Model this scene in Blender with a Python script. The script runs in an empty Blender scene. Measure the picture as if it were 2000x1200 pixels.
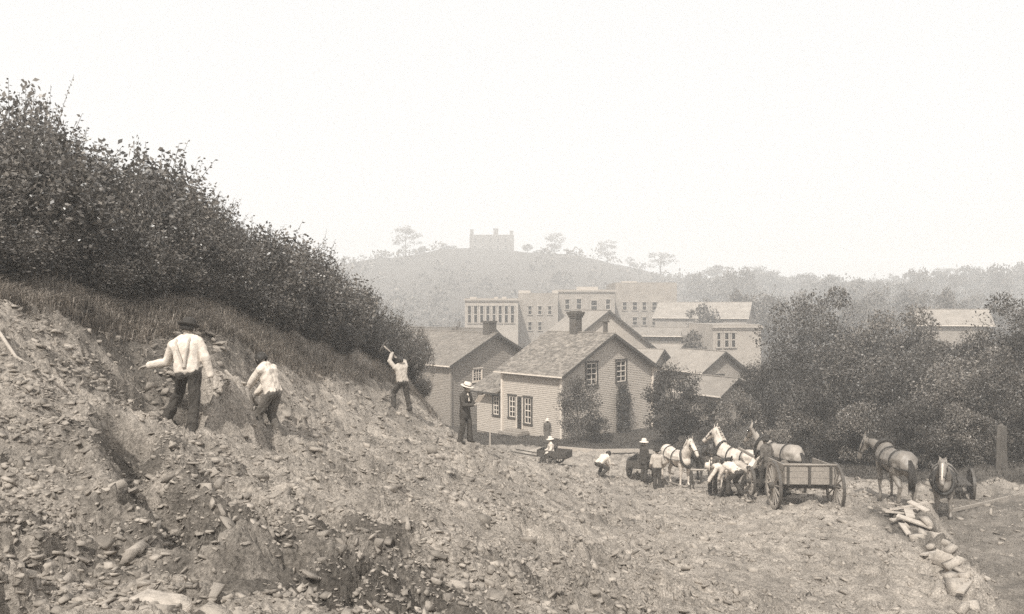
import bpy, bmesh, math, random
import numpy as np
from mathutils import Vector, Matrix
from mathutils import noise as mnoise

random.seed(7)
RNG = np.random.default_rng(11)
scene = bpy.context.scene
C = scene.collection
PI = math.pi
F = 1487.0            # focal length in the photograph's pixels (2000 wide)
ZC = 10.0             # camera height above datum

# ------------------------------------------------------------------ camera
cam_d = bpy.data.cameras.new('camera')
cam_d.lens = 36.0 * F / 2000.0
cam_d.sensor_width = 36.0
cam_d.clip_start = 0.1
cam_d.clip_end = 5000
cam = bpy.data.objects.new('camera', cam_d)
cam.location = (0, 0, ZC)
cam.rotation_euler = (math.radians(90), 0, 0)
C.objects.link(cam)
scene.camera = cam

# ------------------------------------------------------------------ sky, sun, exposure
SUN_EL = math.radians(48)
SH = Vector((-0.33, -0.945, 0)).normalized()
SUN_DIR = Vector((SH.x * math.cos(SUN_EL), SH.y * math.cos(SUN_EL), math.sin(SUN_EL)))
world = bpy.data.worlds.new('World')
scene.world = world
world.use_nodes = True
nt = world.node_tree
nt.nodes.clear()
sky = nt.nodes.new('ShaderNodeTexSky')
sky.sky_type = 'NISHITA'
sky.sun_disc = False
sky.sun_elevation = SUN_EL
sky.sun_rotation = math.atan2(SH.x, SH.y)
sky.dust_density = 6.0
sky.air_density = 1.0
bw = nt.nodes.new('ShaderNodeRGBToBW')
mixv = nt.nodes.new('ShaderNodeMix'); mixv.data_type = 'FLOAT'
mixv.inputs[0].default_value = 0.8            # a sky of white, even summer haze
mixv.inputs[3].default_value = 11.0
tint = nt.nodes.new('ShaderNodeMix'); tint.data_type = 'RGBA'; tint.blend_type = 'MULTIPLY'
tint.inputs[0].default_value = 1.0
tint.inputs[7].default_value = (1.0, 0.995, 0.985, 1)
bg = nt.nodes.new('ShaderNodeBackground'); bg.inputs['Strength'].default_value = 0.098
wo = nt.nodes.new('ShaderNodeOutputWorld')
nt.links.new(sky.outputs[0], bw.inputs[0])
nt.links.new(bw.outputs[0], mixv.inputs[2])
nt.links.new(mixv.outputs[0], tint.inputs[6])
nt.links.new(tint.outputs[2], bg.inputs['Color'])
nt.links.new(bg.outputs[0], wo.inputs[0])

sun_d = bpy.data.lights.new('sun', 'SUN')
sun_d.energy = 4.6
sun_d.angle = math.radians(1.5)
sun_d.color = (1.0, 0.965, 0.9)
sun = bpy.data.objects.new('sun', sun_d)
sun.rotation_euler = SUN_DIR.to_track_quat('Z', 'Y').to_euler()
sun.location = (0, 0, 80)
C.objects.link(sun)

scene.view_settings.view_transform = 'Standard'
scene.view_settings.look = 'None'
scene.view_settings.exposure = 0.1
scene.view_settings.gamma = 1.0
scene.view_settings.use_curve_mapping = False
scene.render.engine = 'CYCLES'
cy = scene.cycles
cy.use_denoising = False
cy.max_bounces = 5
cy.diffuse_bounces = 3
cy.glossy_bounces = 2
cy.transmission_bounces = 2
cy.volume_bounces = 3
cy.transparent_max_bounces = 4
cy.sample_clamp_indirect = 4.0

# ------------------------------------------------------------------ materials
def sep(v):                       # sepia print: warm neutral reflectance
    return (min(1, v * 1.08), v * 0.952, v * 0.82, 1)

def mat(name, v, rough=0.85, var=0.25, scale=6.0, bump=0.0, bscale=30.0, spec=0.3, stretch=None, island=0.0, transl=0.0):
    m = bpy.data.materials.new(name)
    m.use_nodes = True
    n = m.node_tree
    b = n.nodes['Principled BSDF']
    b.inputs['Roughness'].default_value = rough
    b.inputs['Specular IOR Level'].default_value = spec
    tc = n.nodes.new('ShaderNodeTexCoord')
    src = tc.outputs['Object']
    if stretch:
        mp = n.nodes.new('ShaderNodeMapping')
        mp.inputs['Scale'].default_value = stretch
        n.links.new(src, mp.inputs['Vector'])
        src = mp.outputs[0]
    nz = n.nodes.new('ShaderNodeTexNoise')
    nz.inputs['Scale'].default_value = scale
    nz.inputs['Detail'].default_value = 6
    nz.inputs['Roughness'].default_value = 0.65
    n.links.new(src, nz.inputs['Vector'])
    mr = n.nodes.new('ShaderNodeMapRange')
    mr.inputs[1].default_value = 0.3; mr.inputs[2].default_value = 0.7
    mr.inputs[3].default_value = 1 - var; mr.inputs[4].default_value = 1 + var
    n.links.new(nz.outputs['Fac'], mr.inputs[0])
    fac = mr.outputs[0]
    if island:
        ge = n.nodes.new('ShaderNodeNewGeometry')
        m2 = n.nodes.new('ShaderNodeMapRange')
        m2.inputs[3].default_value = 1 - island; m2.inputs[4].default_value = 1 + island
        n.links.new(ge.outputs['Random Per Island'], m2.inputs[0])
        mm = n.nodes.new('ShaderNodeMath'); mm.operation = 'MULTIPLY'
        n.links.new(fac, mm.inputs[0]); n.links.new(m2.outputs[0], mm.inputs[1])
        fac = mm.outputs[0]
    mx = n.nodes.new('ShaderNodeVectorMath'); mx.operation = 'SCALE'
    mx.inputs[0].default_value = sep(v)[:3]
    n.links.new(fac, mx.inputs['Scale'])
    n.links.new(mx.outputs[0], b.inputs['Base Color'])
    if bump:
        n2 = n.nodes.new('ShaderNodeTexNoise')
        n2.inputs['Scale'].default_value = bscale
        n2.inputs['Detail'].default_value = 5
        n.links.new(src, n2.inputs['Vector'])
        bp = n.nodes.new('ShaderNodeBump')
        bp.inputs['Strength'].default_value = bump
        bp.inputs['Distance'].default_value = 0.02
        n.links.new(n2.outputs['Fac'], bp.inputs['Height'])
        n.links.new(bp.outputs[0], b.inputs['Normal'])
    if transl:
        tr = n.nodes.new('ShaderNodeBsdfTranslucent')
        n.links.new(mx.outputs[0], tr.inputs['Color'])
        ms = n.nodes.new('ShaderNodeMixShader')
        ms.inputs[0].default_value = transl
        out = n.nodes['Material Output']
        n.links.new(b.outputs[0], ms.inputs[1]); n.links.new(tr.outputs[0], ms.inputs[2])
        n.links.new(ms.outputs[0], out.inputs['Surface'])
    return m

M = {}
M['bush_leaf'] = mat('bush_leaf', 0.135, 0.36, 0.45, 0.7, spec=0.75, island=0.7, transl=0.22)
M['tree_leaf'] = mat('tree_leaf', 0.095, 0.42, 0.4, 0.5, spec=0.5, island=0.7, transl=0.2)
M['mid_leaf'] = mat('mid_leaf', 0.16, 0.42, 0.35, 0.5, spec=0.5, island=0.65, transl=0.2)
M['dark_leaf'] = mat('dark_leaf', 0.055, 0.55, 0.35, 0.8, spec=0.3, island=0.6, transl=0.15)
M['pale_leaf'] = mat('pale_leaf', 0.2, 0.6, 0.4, 1.5, spec=0.3, island=0.6, transl=0.2)
M['far_leaf'] = mat('far_leaf', 0.13, 0.8, 0.3, 0.05, island=0.45)
M['bark'] = mat('bark', 0.09, 0.9, 0.35, 12, 0.5, 40, stretch=(1, 1, .25))
M['grass'] = mat('dry_grass', 0.3, 0.75, 0.3, 0.5, island=0.6, transl=0.4)
M['lawn_grass'] = mat('lawn_grass', 0.085, 0.75, 0.3, 0.5, island=0.5, transl=0.15)
M['clod'] = mat('dirt_clod', 0.27, 0.95, 0.3, 8, 0.4, 50, spec=0.1, island=0.3)
M['rock'] = mat('pale_rock', 0.38, 0.85, 0.3, 5, 0.6, 25, spec=0.2)
M['siding_pale'] = mat('siding_pale', 0.42, 0.75, 0.16, 3.0, 0.2, 20, stretch=(1, 1, 3))
M['siding_dark'] = mat('siding_dark', 0.25, 0.8, 0.28, 3.0, 0.3, 20, stretch=(1, 1, 4))
M['trim_white'] = mat('trim_white', 0.66, 0.6, 0.12, 6)
M['trim_dark'] = mat('trim_dark', 0.06, 0.7, 0.2, 6)
M['shingle'] = mat('shingle', 0.2, 0.9, 0.3, 2, 0.4, 30, island=0.35)
M['brick_dark'] = mat('chimney_brick', 0.09, 0.9, 0.3, 9, 0.5, 30)
M['glass'] = mat('window_glass', 0.02, 0.5, 0.2, 2, spec=0.06)
M['dark_open'] = mat('dark_boards', 0.03, 0.8, 0.3, 4)
M['wall_a'] = mat('wall_pale', 0.34, 0.85, 0.15, 0.8)
M['wall_b'] = mat('wall_mid', 0.27, 0.85, 0.2, 0.8)
M['wall_c'] = mat('wall_dark', 0.13, 0.85, 0.2, 0.8)
M['roof_pale'] = mat('roof_pale', 0.25, 0.8, 0.2, 1.0, island=0.12)
M['roof_mid'] = mat('roof_mid', 0.2, 0.8, 0.2, 1.0, island=0.2)
M['shirt'] = mat('shirt_white', 0.6, 0.85, 0.25, 9, 0.3, 40)
M['shirt_grey'] = mat('shirt_grey', 0.42, 0.85, 0.15, 9, 0.3, 40)
M['cloth_dark'] = mat('cloth_dark', 0.06, 0.9, 0.3, 9, 0.3, 40)
M['cloth_mid'] = mat('cloth_mid', 0.11, 0.9, 0.3, 9, 0.3, 40)
M['skin'] = mat('skin', 0.33, 0.6, 0.1, 10)
M['hair'] = mat('hair', 0.035, 0.6, 0.3, 20)
M['straw'] = mat('straw_hat', 0.62, 0.8, 0.12, 25)
M['felt'] = mat('felt_hat', 0.04, 0.8, 0.3, 12)
M['leather'] = mat('leather', 0.035, 0.5, 0.3, 14)
M['horse_white'] = mat('coat_white', 0.55, 0.6, 0.32, 3.5, spec=0.35)
M['horse_bay'] = mat('coat_bay', 0.075, 0.5, 0.3, 3.5, spec=0.4)
M['horse_dun'] = mat('coat_dun', 0.3, 0.55, 0.25, 3.0, spec=0.35)
M['horse_roan'] = mat('coat_roan', 0.19, 0.5, 0.3, 3.0, spec=0.45)
M['hair_pale'] = mat('hair_pale', 0.5, 0.6, 0.3, 14)
M['hoof'] = mat('hoof', 0.06, 0.6, 0.2, 14)
M['wood_grey'] = mat('wood_grey', 0.26, 0.8, 0.3, 4, 0.3, 20, stretch=(6, 1, 6))
M['wood_dark'] = mat('wood_dark', 0.07, 0.8, 0.3, 4, 0.3, 20)
M['wood_pale'] = mat('wood_pale', 0.38, 0.8, 0.2, 4, 0.3, 20, stretch=(6, 1, 6))
M['iron'] = mat('iron', 0.08, 0.5, 0.3, 10)
M['paper'] = mat('paper', 0.75, 0.8, 0.05, 4)

# ------------------------------------------------------------------ mesh helpers
def mesh_np(name, V, F4=None, F3=None, smooth=False, m=None):
    me = bpy.data.meshes.new(name)
    V = np.asarray(V, dtype=np.float32)
    me.vertices.add(len(V)); me.vertices.foreach_set('co', V.ravel())
    parts = []; starts = []; s = 0
    for Fa, k in ((F4, 4), (F3, 3)):
        if Fa is not None and len(Fa):
            Fa = np.asarray(Fa, dtype=np.int32)
            parts.append(Fa.ravel()); starts.append(s + np.arange(len(Fa)) * k); s += Fa.size
    loops = np.concatenate(parts); st = np.concatenate(starts).astype(np.int32)
    me.loops.add(len(loops)); me.loops.foreach_set('vertex_index', loops)
    me.polygons.add(len(st)); me.polygons.foreach_set('loop_start', st)
    if smooth:
        me.polygons.foreach_set('use_smooth', np.ones(len(st), dtype=bool))
    me.update(calc_edges=True)
    if m: me.materials.append(m)
    return me

def link(name, me, parent=None, **props):
    o = bpy.data.objects.new(name, me)
    C.objects.link(o)
    if parent: o.parent = parent
    for k, v in props.items(): o[k] = v
    return o

def empty(name, loc, rz=0.0, label=None, cat=None, group=None):
    o = bpy.data.objects.new(name, None)
    o.empty_display_size = 0.2
    o.location = loc; o.rotation_euler = (0, 0, rz)
    C.objects.link(o)
    if label: tag(o, label, cat, group)
    return o

def tag(o, label, cat, group=None):
    o['label'] = label; o['category'] = cat
    if group: o['group'] = group
    return o

def copy_tree(o, parent=None):
    c = o.copy(); C.objects.link(c)
    if parent: c.parent = parent
    for ch in list(o.children): copy_tree(ch, c)
    return c

class MB:
    """collects verts / faces of boxes, tubes, prisms into one mesh"""
    def __init__(s): s.v = []; s.f = []
    def add(s, v, f):
        b = len(s.v); s.v += [tuple(p) for p in v]; s.f += [tuple(b + i for i in q) for q in f]; return s
    def box(s, c, d, mtx=None):
        x, y, z = d[0] / 2, d[1] / 2, d[2] / 2
        v = [Vector((i * x, j * y, k * z)) for i in (-1, 1) for j in (-1, 1) for k in (-1, 1)]
        if mtx: v = [mtx @ p for p in v]
        v = [p + Vector(c) for p in v]
        return s.add(v, [(0, 1, 3, 2), (4, 6, 7, 5), (0, 4, 5, 1), (2, 3, 7, 6), (0, 2, 6, 4), (1, 5, 7, 3)])
    def bar(s, a, b, w, h, up=(0, 0, 1)):
        a, b = Vector(a), Vector(b); d = (b - a); L = d.length; d.normalize()
        u = Vector(up)
        if abs(d.dot(u)) > .95: u = Vector((1, 0, 0))
        r = d.cross(u).normalized(); u = r.cross(d)
        mt = Matrix((r, d, u)).transposed()
        return s.box((a + b) / 2, (w, L, h), mt)
    def tube(s, pts, rad, n=6, cap=True):
        pts = [Vector(p) for p in pts]
        if not hasattr(rad, '__len__'): rad = [rad] * len(pts)
        b = len(s.v); ref = None
        for i, p in enumerate(pts):
            d = (pts[min(i + 1, len(pts) - 1)] - pts[max(i - 1, 0)]).normalized()
            if ref is None:
                ref = d.orthogonal().normalized()
            ref = (ref - d * ref.dot(d)).normalized()
            t = d.cross(ref)
            for k in range(n):
                a = 2 * PI * k / n
                s.v.append(tuple(p + (ref * math.cos(a) + t * math.sin(a)) * rad[i]))
        for i in range(len(pts) - 1):
            for k in range(n):
                k2 = (k + 1) % n
                s.f.append((b + i * n + k, b + i * n + k2, b + (i + 1) * n + k2, b + (i + 1) * n + k))
        if cap:
            s.f.append(tuple(b + k for k in reversed(range(n))))
            e = b + (len(pts) - 1) * n
            s.f.append(tuple(e + k for k in range(n)))
        return s
    def lathe(s, prof, mtx=None, n=20):
        b = len(s.v)
        for r, z in prof:
            for k in range(n):
                a = 2 * PI * k / n
                p = Vector((r * math.cos(a), r * math.sin(a), z))
                s.v.append(tuple(mtx @ p if mtx else p))
        for i in range(len(prof) - 1):
            for k in range(n):
                k2 = (k + 1) % n
                s.f.append((b + i * n + k, b + i * n + k2, b + (i + 1) * n + k2, b + (i + 1) * n + k))
        return s
    def mesh(s, name, m, smooth=False):
        me = bpy.data.meshes.new(name)
        me.from_pydata([tuple(p) for p in s.v], [], s.f)
        if smooth: me.polygons.foreach_set('use_smooth', [True] * len(me.polygons))
        me.materials.append(m); me.update()
        return me
    def build(s, name, m, parent=None, smooth=False, **props):
        return link(name, s.mesh(name, m, smooth), parent, **props)

# ------------------------------------------------------------------ noise (numpy)
def _hash(ix, iy, seed):
    h = (ix.astype(np.int64) * 374761393 + iy.astype(np.int64) * 668265263 + seed * 974711) & 0xffffffff
    h = ((h ^ (h >> 13)) * 1274126177) & 0xffffffff
    return ((h ^ (h >> 16)) & 0xffff) / 65535.0

def gnoise(x, y, seed=0):
    x0 = np.floor(x); y0 = np.floor(y); fx = x - x0; fy = y - y0
    u = fx * fx * fx * (fx * (fx * 6 - 15) + 10); v = fy * fy * fy * (fy * (fy * 6 - 15) + 10)
    def g(i, j):
        a = _hash(x0 + i, y0 + j, seed) * 2 * np.pi
        return np.cos(a) * (fx - i) + np.sin(a) * (fy - j)
    n0 = g(0, 0) * (1 - u) + g(1, 0) * u
    n1 = g(0, 1) * (1 - u) + g(1, 1) * u
    return (n0 * (1 - v) + n1 * v) * 1.4

def worley(x, y, seed=0):
    """distance to nearest jittered point and that cell's random value"""
    x0 = np.floor(x); y0 = np.floor(y)
    best = np.full(x.shape, 9.0); val = np.zeros(x.shape)
    for i in (-1, 0, 1):
        for j in (-1, 0, 1):
            cx = x0 + i; cy_ = y0 + j
            px = cx + _hash(cx, cy_, seed); py = cy_ + _hash(cx, cy_, seed + 5)
            d = (px - x) ** 2 + (py - y) ** 2
            k = d < best
            best = np.where(k, d, best); val = np.where(k, _hash(cx, cy_, seed + 9), val)
    return np.sqrt(best), val

def plates(x, y, seed=0, k=11.0):
    """tilted broken slabs with short sloping edges"""
    x0 = np.floor(x); y0 = np.floor(y)
    out = np.zeros(x.shape); ws = np.zeros(x.shape)
    for i in (-1, 0, 1):
        for j in (-1, 0, 1):
            cx = x0 + i; cy_ = y0 + j
            dx = x - (cx + _hash(cx, cy_, seed)); dy = y - (cy_ + _hash(cx, cy_, seed + 5))
            h = (_hash(cx, cy_, seed + 9) - .5) + (_hash(cx, cy_, seed + 11) - .5) * dx * 1.6 + (_hash(cx, cy_, seed + 13) - .5) * dy * 1.6
            w = np.exp(-k * (dx * dx + dy * dy))
            out += h * w; ws += w
    return out / ws

def sstep(a, b, x):
    t = np.clip((x - a) / (b - a), 0, 1)
    return t * t * (3 - 2 * t)

# ------------------------------------------------------------------ terrain
COLS = {   # surveyed profiles: bearing (as picture column) -> (distance, row) pairs
 0:    [(3.2, 1340), (4, 1200), (5.5, 1005), (7.5, 800), (9, 700), (10.5, 610), (12, 540), (14, 480), (18, 440), (30, 470), (60, 520)],
 150:  [(4.1, 1200), (5.5, 1025), (7.5, 870), (9.5, 778), (10.3, 735), (10.9, 680), (11.6, 638), (12.6, 600), (14, 555), (16, 515), (20, 480), (30, 490), (60, 530)],
 300:  [(3.3, 1360), (4.2, 1200), (5.5, 1055), (7.5, 935), (9.5, 862), (11, 828), (12, 803), (12.6, 742), (13.2, 682), (14, 636), (15, 600), (16.5, 562), (19, 530), (30, 540), (60, 570)],
 410:  [(4.4, 1200), (7.5, 960), (10, 880), (12, 840), (13, 806), (13.6, 745), (14.3, 690), (15.2, 650), (16.2, 622), (18, 585), (22, 560), (35, 580)],
 520:  [(3.4, 1400), (4.5, 1200), (6, 1090), (8, 990), (11, 905), (14, 850), (15.2, 812), (15.9, 755), (17, 706), (18.5, 658), (20, 620), (23, 590), (35, 600), (60, 640)],
 610:  [(4.8, 1200), (7, 1050), (10, 955), (14, 870), (17, 830), (18.5, 780), (20, 725), (22, 670), (24, 640), (30, 625)],
 700:  [(3.6, 1440), (5, 1200), (7, 1080), (10, 980), (14, 900), (18, 850), (20, 822), (22, 775), (24, 722), (26, 684), (29, 655), (40, 660), (60, 740)],
 785:  [(5.3, 1200), (8, 1060), (12, 960), (17, 885), (22, 832), (24, 812), (26.5, 775), (29, 735), (31, 705), (36, 690), (60, 780)],
 850:  [(5.6, 1200), (9, 1050), (14, 950), (19, 890), (23, 852), (26, 836), (30, 822), (35, 830), (50, 842), (60, 820)],
 905:  [(3.8, 1500), (6, 1200), (9, 1085), (13, 990), (18, 915), (21.7, 876), (24, 863), (26.5, 857), (29, 872), (33, 893), (40, 890), (50, 855), (60, 820)],
 1000: [(6.5, 1200), (10, 1095), (15, 1000), (20, 940), (25, 905), (28, 890), (31, 884), (35, 900), (42, 873), (50, 849), (60, 820)],
 1100: [(4.2, 1500), (7.3, 1200), (11, 1110), (16, 1030), (22, 970), (28, 936), (33, 925), (37, 916), (42, 883), (50, 852), (60, 820)],
 1240: [(8.5, 1200), (12, 1130), (18, 1050), (25, 985), (31, 951), (36, 915), (40, 888), (50, 851), (60, 820)],
 1400: [(5.5, 1500), (10, 1200), (14, 1110), (20, 1030), (26, 976), (31, 945), (40, 893), (50, 850), (60, 820)],
 1600: [(12, 1200), (16, 1090), (20, 1015), (22, 984), (27, 940), (33, 905), (45, 860), (60, 820)],
 1750: [(7, 1500), (12.8, 1200), (17, 1070), (21, 990), (25, 955), (32, 910), (45, 850), (60, 815)],
 1950: [(8, 1500), (13.6, 1200), (17, 1078), (20, 1008), (24, 940), (30, 890), (45, 840), (60, 810)],
}
cp = []
for px, prof in COLS.items():
    for Y, py in prof: cp.append((px, Y, (600 - py) / F * Y))
for px, prof in {-500: [(3, -1.3), (4, -1.2), (7, -.2), (10, .9), (14, 2.2), (20, 3.3), (35, 4), (60, 4)],
                 -1600: [(3, -.6), (5, .2), (8, 1.4), (12, 2.6), (20, 4), (60, 5)],
                 2500: [(3.5, -5.0), (6, -5.3), (10, -5.4), (16, -5.5), (24, -5.6), (34, -6), (60, -8)],
                 3800: [(3.5, -5.6), (8, -5.6), (20, -5.6), (60, -8)]}.items():
    for Y, z in prof: cp.append((px, Y, z))
cp = np.array(cp)
KX, KY = 260.0, 3.2
_Q = np.stack([cp[:, 0] / KX, KY * np.log(cp[:, 1])], 1)
def _U(r2): return r2 * np.log(r2 + 1e-12)
_n = len(_Q)
_D = ((_Q[:, None, :] - _Q[None, :, :]) ** 2).sum(-1)
_A = np.zeros((_n + 3, _n + 3))
_A[:_n, :_n] = _U(_D) + np.eye(_n) * 0.15
_A[:_n, _n] = 1; _A[:_n, _n + 1:] = _Q; _A[_n, :_n] = 1; _A[_n + 1:, :_n] = _Q.T
_W = np.linalg.solve(_A, np.concatenate([cp[:, 2], np.zeros(3)]))

RIDGE = np.array([(-2500, 440), (-500, 470), (300, 500), (640, 520), (700, 512), (780, 506), (860, 490), (920, 492), (1010, 492), (1100, 500), (1180, 512),
                  (1240, 528), (1320, 545), (1450, 548), (1600, 552), (1750, 552), (1900, 540), (2000, 536), (2600, 530), (5000, 530)], float)

def base_z(x, y):
    Y = np.maximum(y, 3.4)
    px = np.clip(1000 + F * x / Y, -1800, 4000)
    q0 = px / KX; q1 = KY * np.log(np.minimum(Y, 75))
    out = np.empty(x.shape)
    fl0, fl1, fo = q0.ravel(), q1.ravel(), out.ravel()
    for s in range(0, fl0.size, 40000):
        a, b = fl0[s:s + 40000, None], fl1[s:s + 40000, None]
        r2 = (a - _Q[None, :, 0]) ** 2 + (b - _Q[None, :, 1]) ** 2
        fo[s:s + 40000] = _U(r2) @ _W[:_n] + _W[_n] + a[:, 0] * _W[_n + 1] + b[:, 0] * _W[_n + 2]
    near = np.clip(fo.reshape(x.shape), -9.5, 6)
    ridge = np.interp(px, RIDGE[:, 0], RIDGE[:, 1])
    Yr = np.interp(px, [600, 1200, 1500, 2200], [430, 430, 520, 520])
    zr = (600 - ridge) / F * Yr
    far = -9.0 + (zr + 9.0) * sstep(150, 1.0, 0 * Y) * 0
    t = sstep(0, 1, (Y - 190) / (Yr - 190))
    far = -9.0 + (zr + 9.0) * t - 12 * sstep(0, 1, (Y - Yr - 20) / 300)
    w = sstep(58, 100, Y)
    return near * (1 - w) + far * w

# limit of the raw earth, by bearing: beyond it grass grows
GX = [-1800, 0, 150, 300, 410, 520, 610, 700, 785, 850, 905, 960, 1000, 1100, 1240, 1330, 1420, 1600, 1750, 1860, 2000, 4000]
GY = [8.5, 11.0, 12.2, 13.9, 15.4, 17.6, 19.8, 23.4, 27.8, 29.5, 36, 44.5, 44.5, 42.6, 40.5, 37, 33.0, 29.0, 26.5, 25.2, 25.0, 25.0]
def bank_edge(y):
    return np.interp(y, [4, 10, 12, 14, 16, 18.5, 21, 23], [5.2, 7.4, 8.15, 8.85, 9.5, 10.35, 11.3, 12.2])

def zones(x, y):
    Y = np.maximum(y, 3.4)
    px = 1000 + F * x / Y
    lim = np.interp(px, GX, GY)
    jit = gnoise(x * .9, y * .9, 3) * 0.5 + gnoise(x * 3, y * 3, 4) * 0.25
    grass = sstep(-.25, .35, (y - lim) + jit * np.minimum(1, lim / 18))
    low = sstep(0, .5, x - bank_edge(y) - .2 + jit * .3) * sstep(26, 23, y) * (y > 0)
    return grass, low, px

def detail(x, y):
    grass, low, px = zones(x, y)
    r = np.sqrt(x * x + y * y)
    rough = (1 - grass) * (1 - low * .62)
    tracks = sstep(1180, 1400, px) * sstep(1900, 1700, px) * sstep(9, 13, y)
    rough = rough * (1 - .45 * tracks)
    wx = x + .25 * gnoise(x * 1.3, y * 1.3, 31); wy = y + .25 * gnoise(x * 1.3, y * 1.3, 32)
    d = .13 * gnoise(wx * .45, wy * .45, 1)
    d += .085 * (1 - 2 * np.abs(gnoise(wx * 1.1, wy * 1.1, 2)))
    d += .045 * gnoise(wx * 2.6, wy * 2.6, 6)
    pu = .82 * wx + .57 * wy; pv_ = -.57 * wx + .82 * wy
    shale = .25 + .95 * sstep(-.3, .3, gnoise(x * .55, y * .55, 15))
    d += shale * (.16 * plates(pu * 1.1, pv_ * 1.9, 101) + .12 * plates(pu * 2.4, pv_ * 4.2, 121) + .075 * plates(pu * 5.2, pv_ * 9, 141, 26) + .036 * plates(pu * 12, pv_ * 19, 161, 30))
    d += .075 * gnoise(wx * .55 + wy * .3, wy * 2.6, 17) + .035 * gnoise(wx * 1.6 + wy * .8, wy * 6.0, 18)
    d -= .09 * np.clip(1 - np.abs(gnoise(wx * .9 + 7, wy * 2.0, 19)) / .13, 0, 1) ** 2
    d -= .05 * np.clip(1 - np.abs(gnoise(wx * 2.6, wy * 4.4, 20)) / .16, 0, 1) ** 2
    d += .02 * gnoise(wx * 8, wy * 8, 7)
    k = sstep(16, 8, r)
    if np.any(k > 0):
        d += k * .014 * plates(pu * 26, pv_ * 38, 181, 30) + k * .006 * gnoise(wx * 24, wy * 24, 8)
    d *= rough * sstep(75, 40, r)
    # wheel ruts along the graded bed
    u = x - .62 * y + .35 * gnoise(x * .25, y * .25, 22)
    rut = np.abs(((u + 40) % .85) / .85 - .5) * 2
    d -= tracks * (1 - grass) * .05 * sstep(.35, .0, rut) * (gnoise(x * .4, y * .4, 24) > -.15)
    # turf unevenness
    d += grass * sstep(70, 40, r) * (.10 * gnoise(x * .8, y * .8, 41) + .05 * gnoise(x * 2.3, y * 2.3, 42))
    d += sstep(150, 260, r) * (2.5 * gnoise(x / 40, y / 40, 44))
    # the lower smooth ground right of the cut bank
    d += -.55 * sstep(0, .4, x - bank_edge(y) + .34 * gnoise(x * 1.3, y * 1.3, 51) + .14 * gnoise(x * 4, y * 4, 54)) * sstep(27, 23, y)
    d += low * (.05 * gnoise(x * 1.6, y * 1.6, 52) + .025 * gnoise(x * 6, y * 6, 53))
    # trenches and spoil
    def seg(ax, ay, bx, by):
        dx, dy = bx - ax, by - ay
        t = np.clip(((x - ax) * dx + (y - ay) * dy) / (dx * dx + dy * dy), 0, 1)
        return np.sqrt((x - ax - t * dx) ** 2 + (y - ay - t * dy) ** 2), t
    for (ax, ay, bx, by, w, dep) in ((-4.6, 9.1, -3.55, 7.2, .33, .32), (-3.3, 6.9, -2.35, 5.7, .3, .30), (-1.9, 7.6, -1.15, 6.5, .3, .16), (-2.6, 8.6, -2.0, 7.8, .3, .2), (-.6, 5.6, .1, 4.9, .3, .14)):
        ds, t = seg(ax, ay, bx, by)
        ds = ds + .1 * gnoise(x * 3, y * 3, 61)
        d -= dep * sstep(w, w * .25, ds)
        d += dep * .45 * sstep(w * .9, 0, np.abs(ds - w * 1.35))
    for (cx, cy_, r0, h) in ((-4.72, 12.5, .8, .75), (-4.45, 11.9, .6, .35), (-3.9, 13.3, .6, .25), (-.3, 7.5, .7, .12), (.9, 9.1, .6, .18), (1.0, 9.0, .35, .12), (6.8, 10.6, .8, .12), (9.2, 15.4, .5, .2), (10.4, 19.0, .7, .28), (9.7, 17.2, .6, .2)):
        dd = np.sqrt((x - cx) ** 2 + (y - cy_) ** 2) + .22 * gnoise(x * 2.6, y * 2.6, 71) + .08 * gnoise(x * 7, y * 7, 72)
        d += h * sstep(r0, r0 * .25, dd)
    return d, grass, low

def hgt(x, y):
    x = np.atleast_1d(np.asarray(x, float)); y = np.atleast_1d(np.asarray(y, float))
    return base_z(x, y) + detail(x, y)[0] + ZC

def gz(x, y): return float(hgt(x, y)[0])

def at(px, py, Y):
    return Vector(((px - 1000) / F * Y, Y, ZC + (600 - py) / F * Y))

def on_ground(px, Y, dz=0.0):
    x = (px - 1000) / F * Y
    return Vector((x, Y, gz(x, Y) + dz))

# ground sheet: finer close by, coarser to the horizon
th = np.concatenate([np.radians(np.linspace(-86, -39, 40)[:-1]), np.radians(np.linspace(-39, 39, 760)), np.radians(np.linspace(39, 86, 40)[1:])])
rr = np.concatenate([[0.25, .8, 1.6, 2.4, 3.0], np.exp(np.linspace(math.log(3.3), math.log(42), 560)), np.exp(np.linspace(math.log(43), math.log(700), 120))])
TH, RR = np.meshgrid(th, rr)
GXX = RR * np.sin(TH); GYY = RR * np.cos(TH)
dz, gr, lw = detail(GXX, GYY)
GZZ = base_z(GXX, GYY) + dz + ZC
nr, nc = TH.shape
idx = np.arange(nr * nc).reshape(nr, nc)
quads = np.stack([idx[:-1, :-1], idx[:-1, 1:], idx[1:, 1:], idx[1:, :-1]], -1).reshape(-1, 4)
gm = mesh_np('ground', np.stack([GXX, GYY, GZZ], -1).reshape(-1, 3), quads[:, ::-1], smooth=True)
col = gm.attributes.new('zone', 'FLOAT_COLOR', 'POINT')
hillgrass = gr * (GXX < -.12 * GYY) * (GYY < 60)
far_m = sstep(70, 140, RR)
zc = np.stack([gr, hillgrass, lw, np.ones_like(gr)], -1).reshape(-1, 4).astype(np.float32)
col.data.foreach_set('color', zc.ravel())

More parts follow.
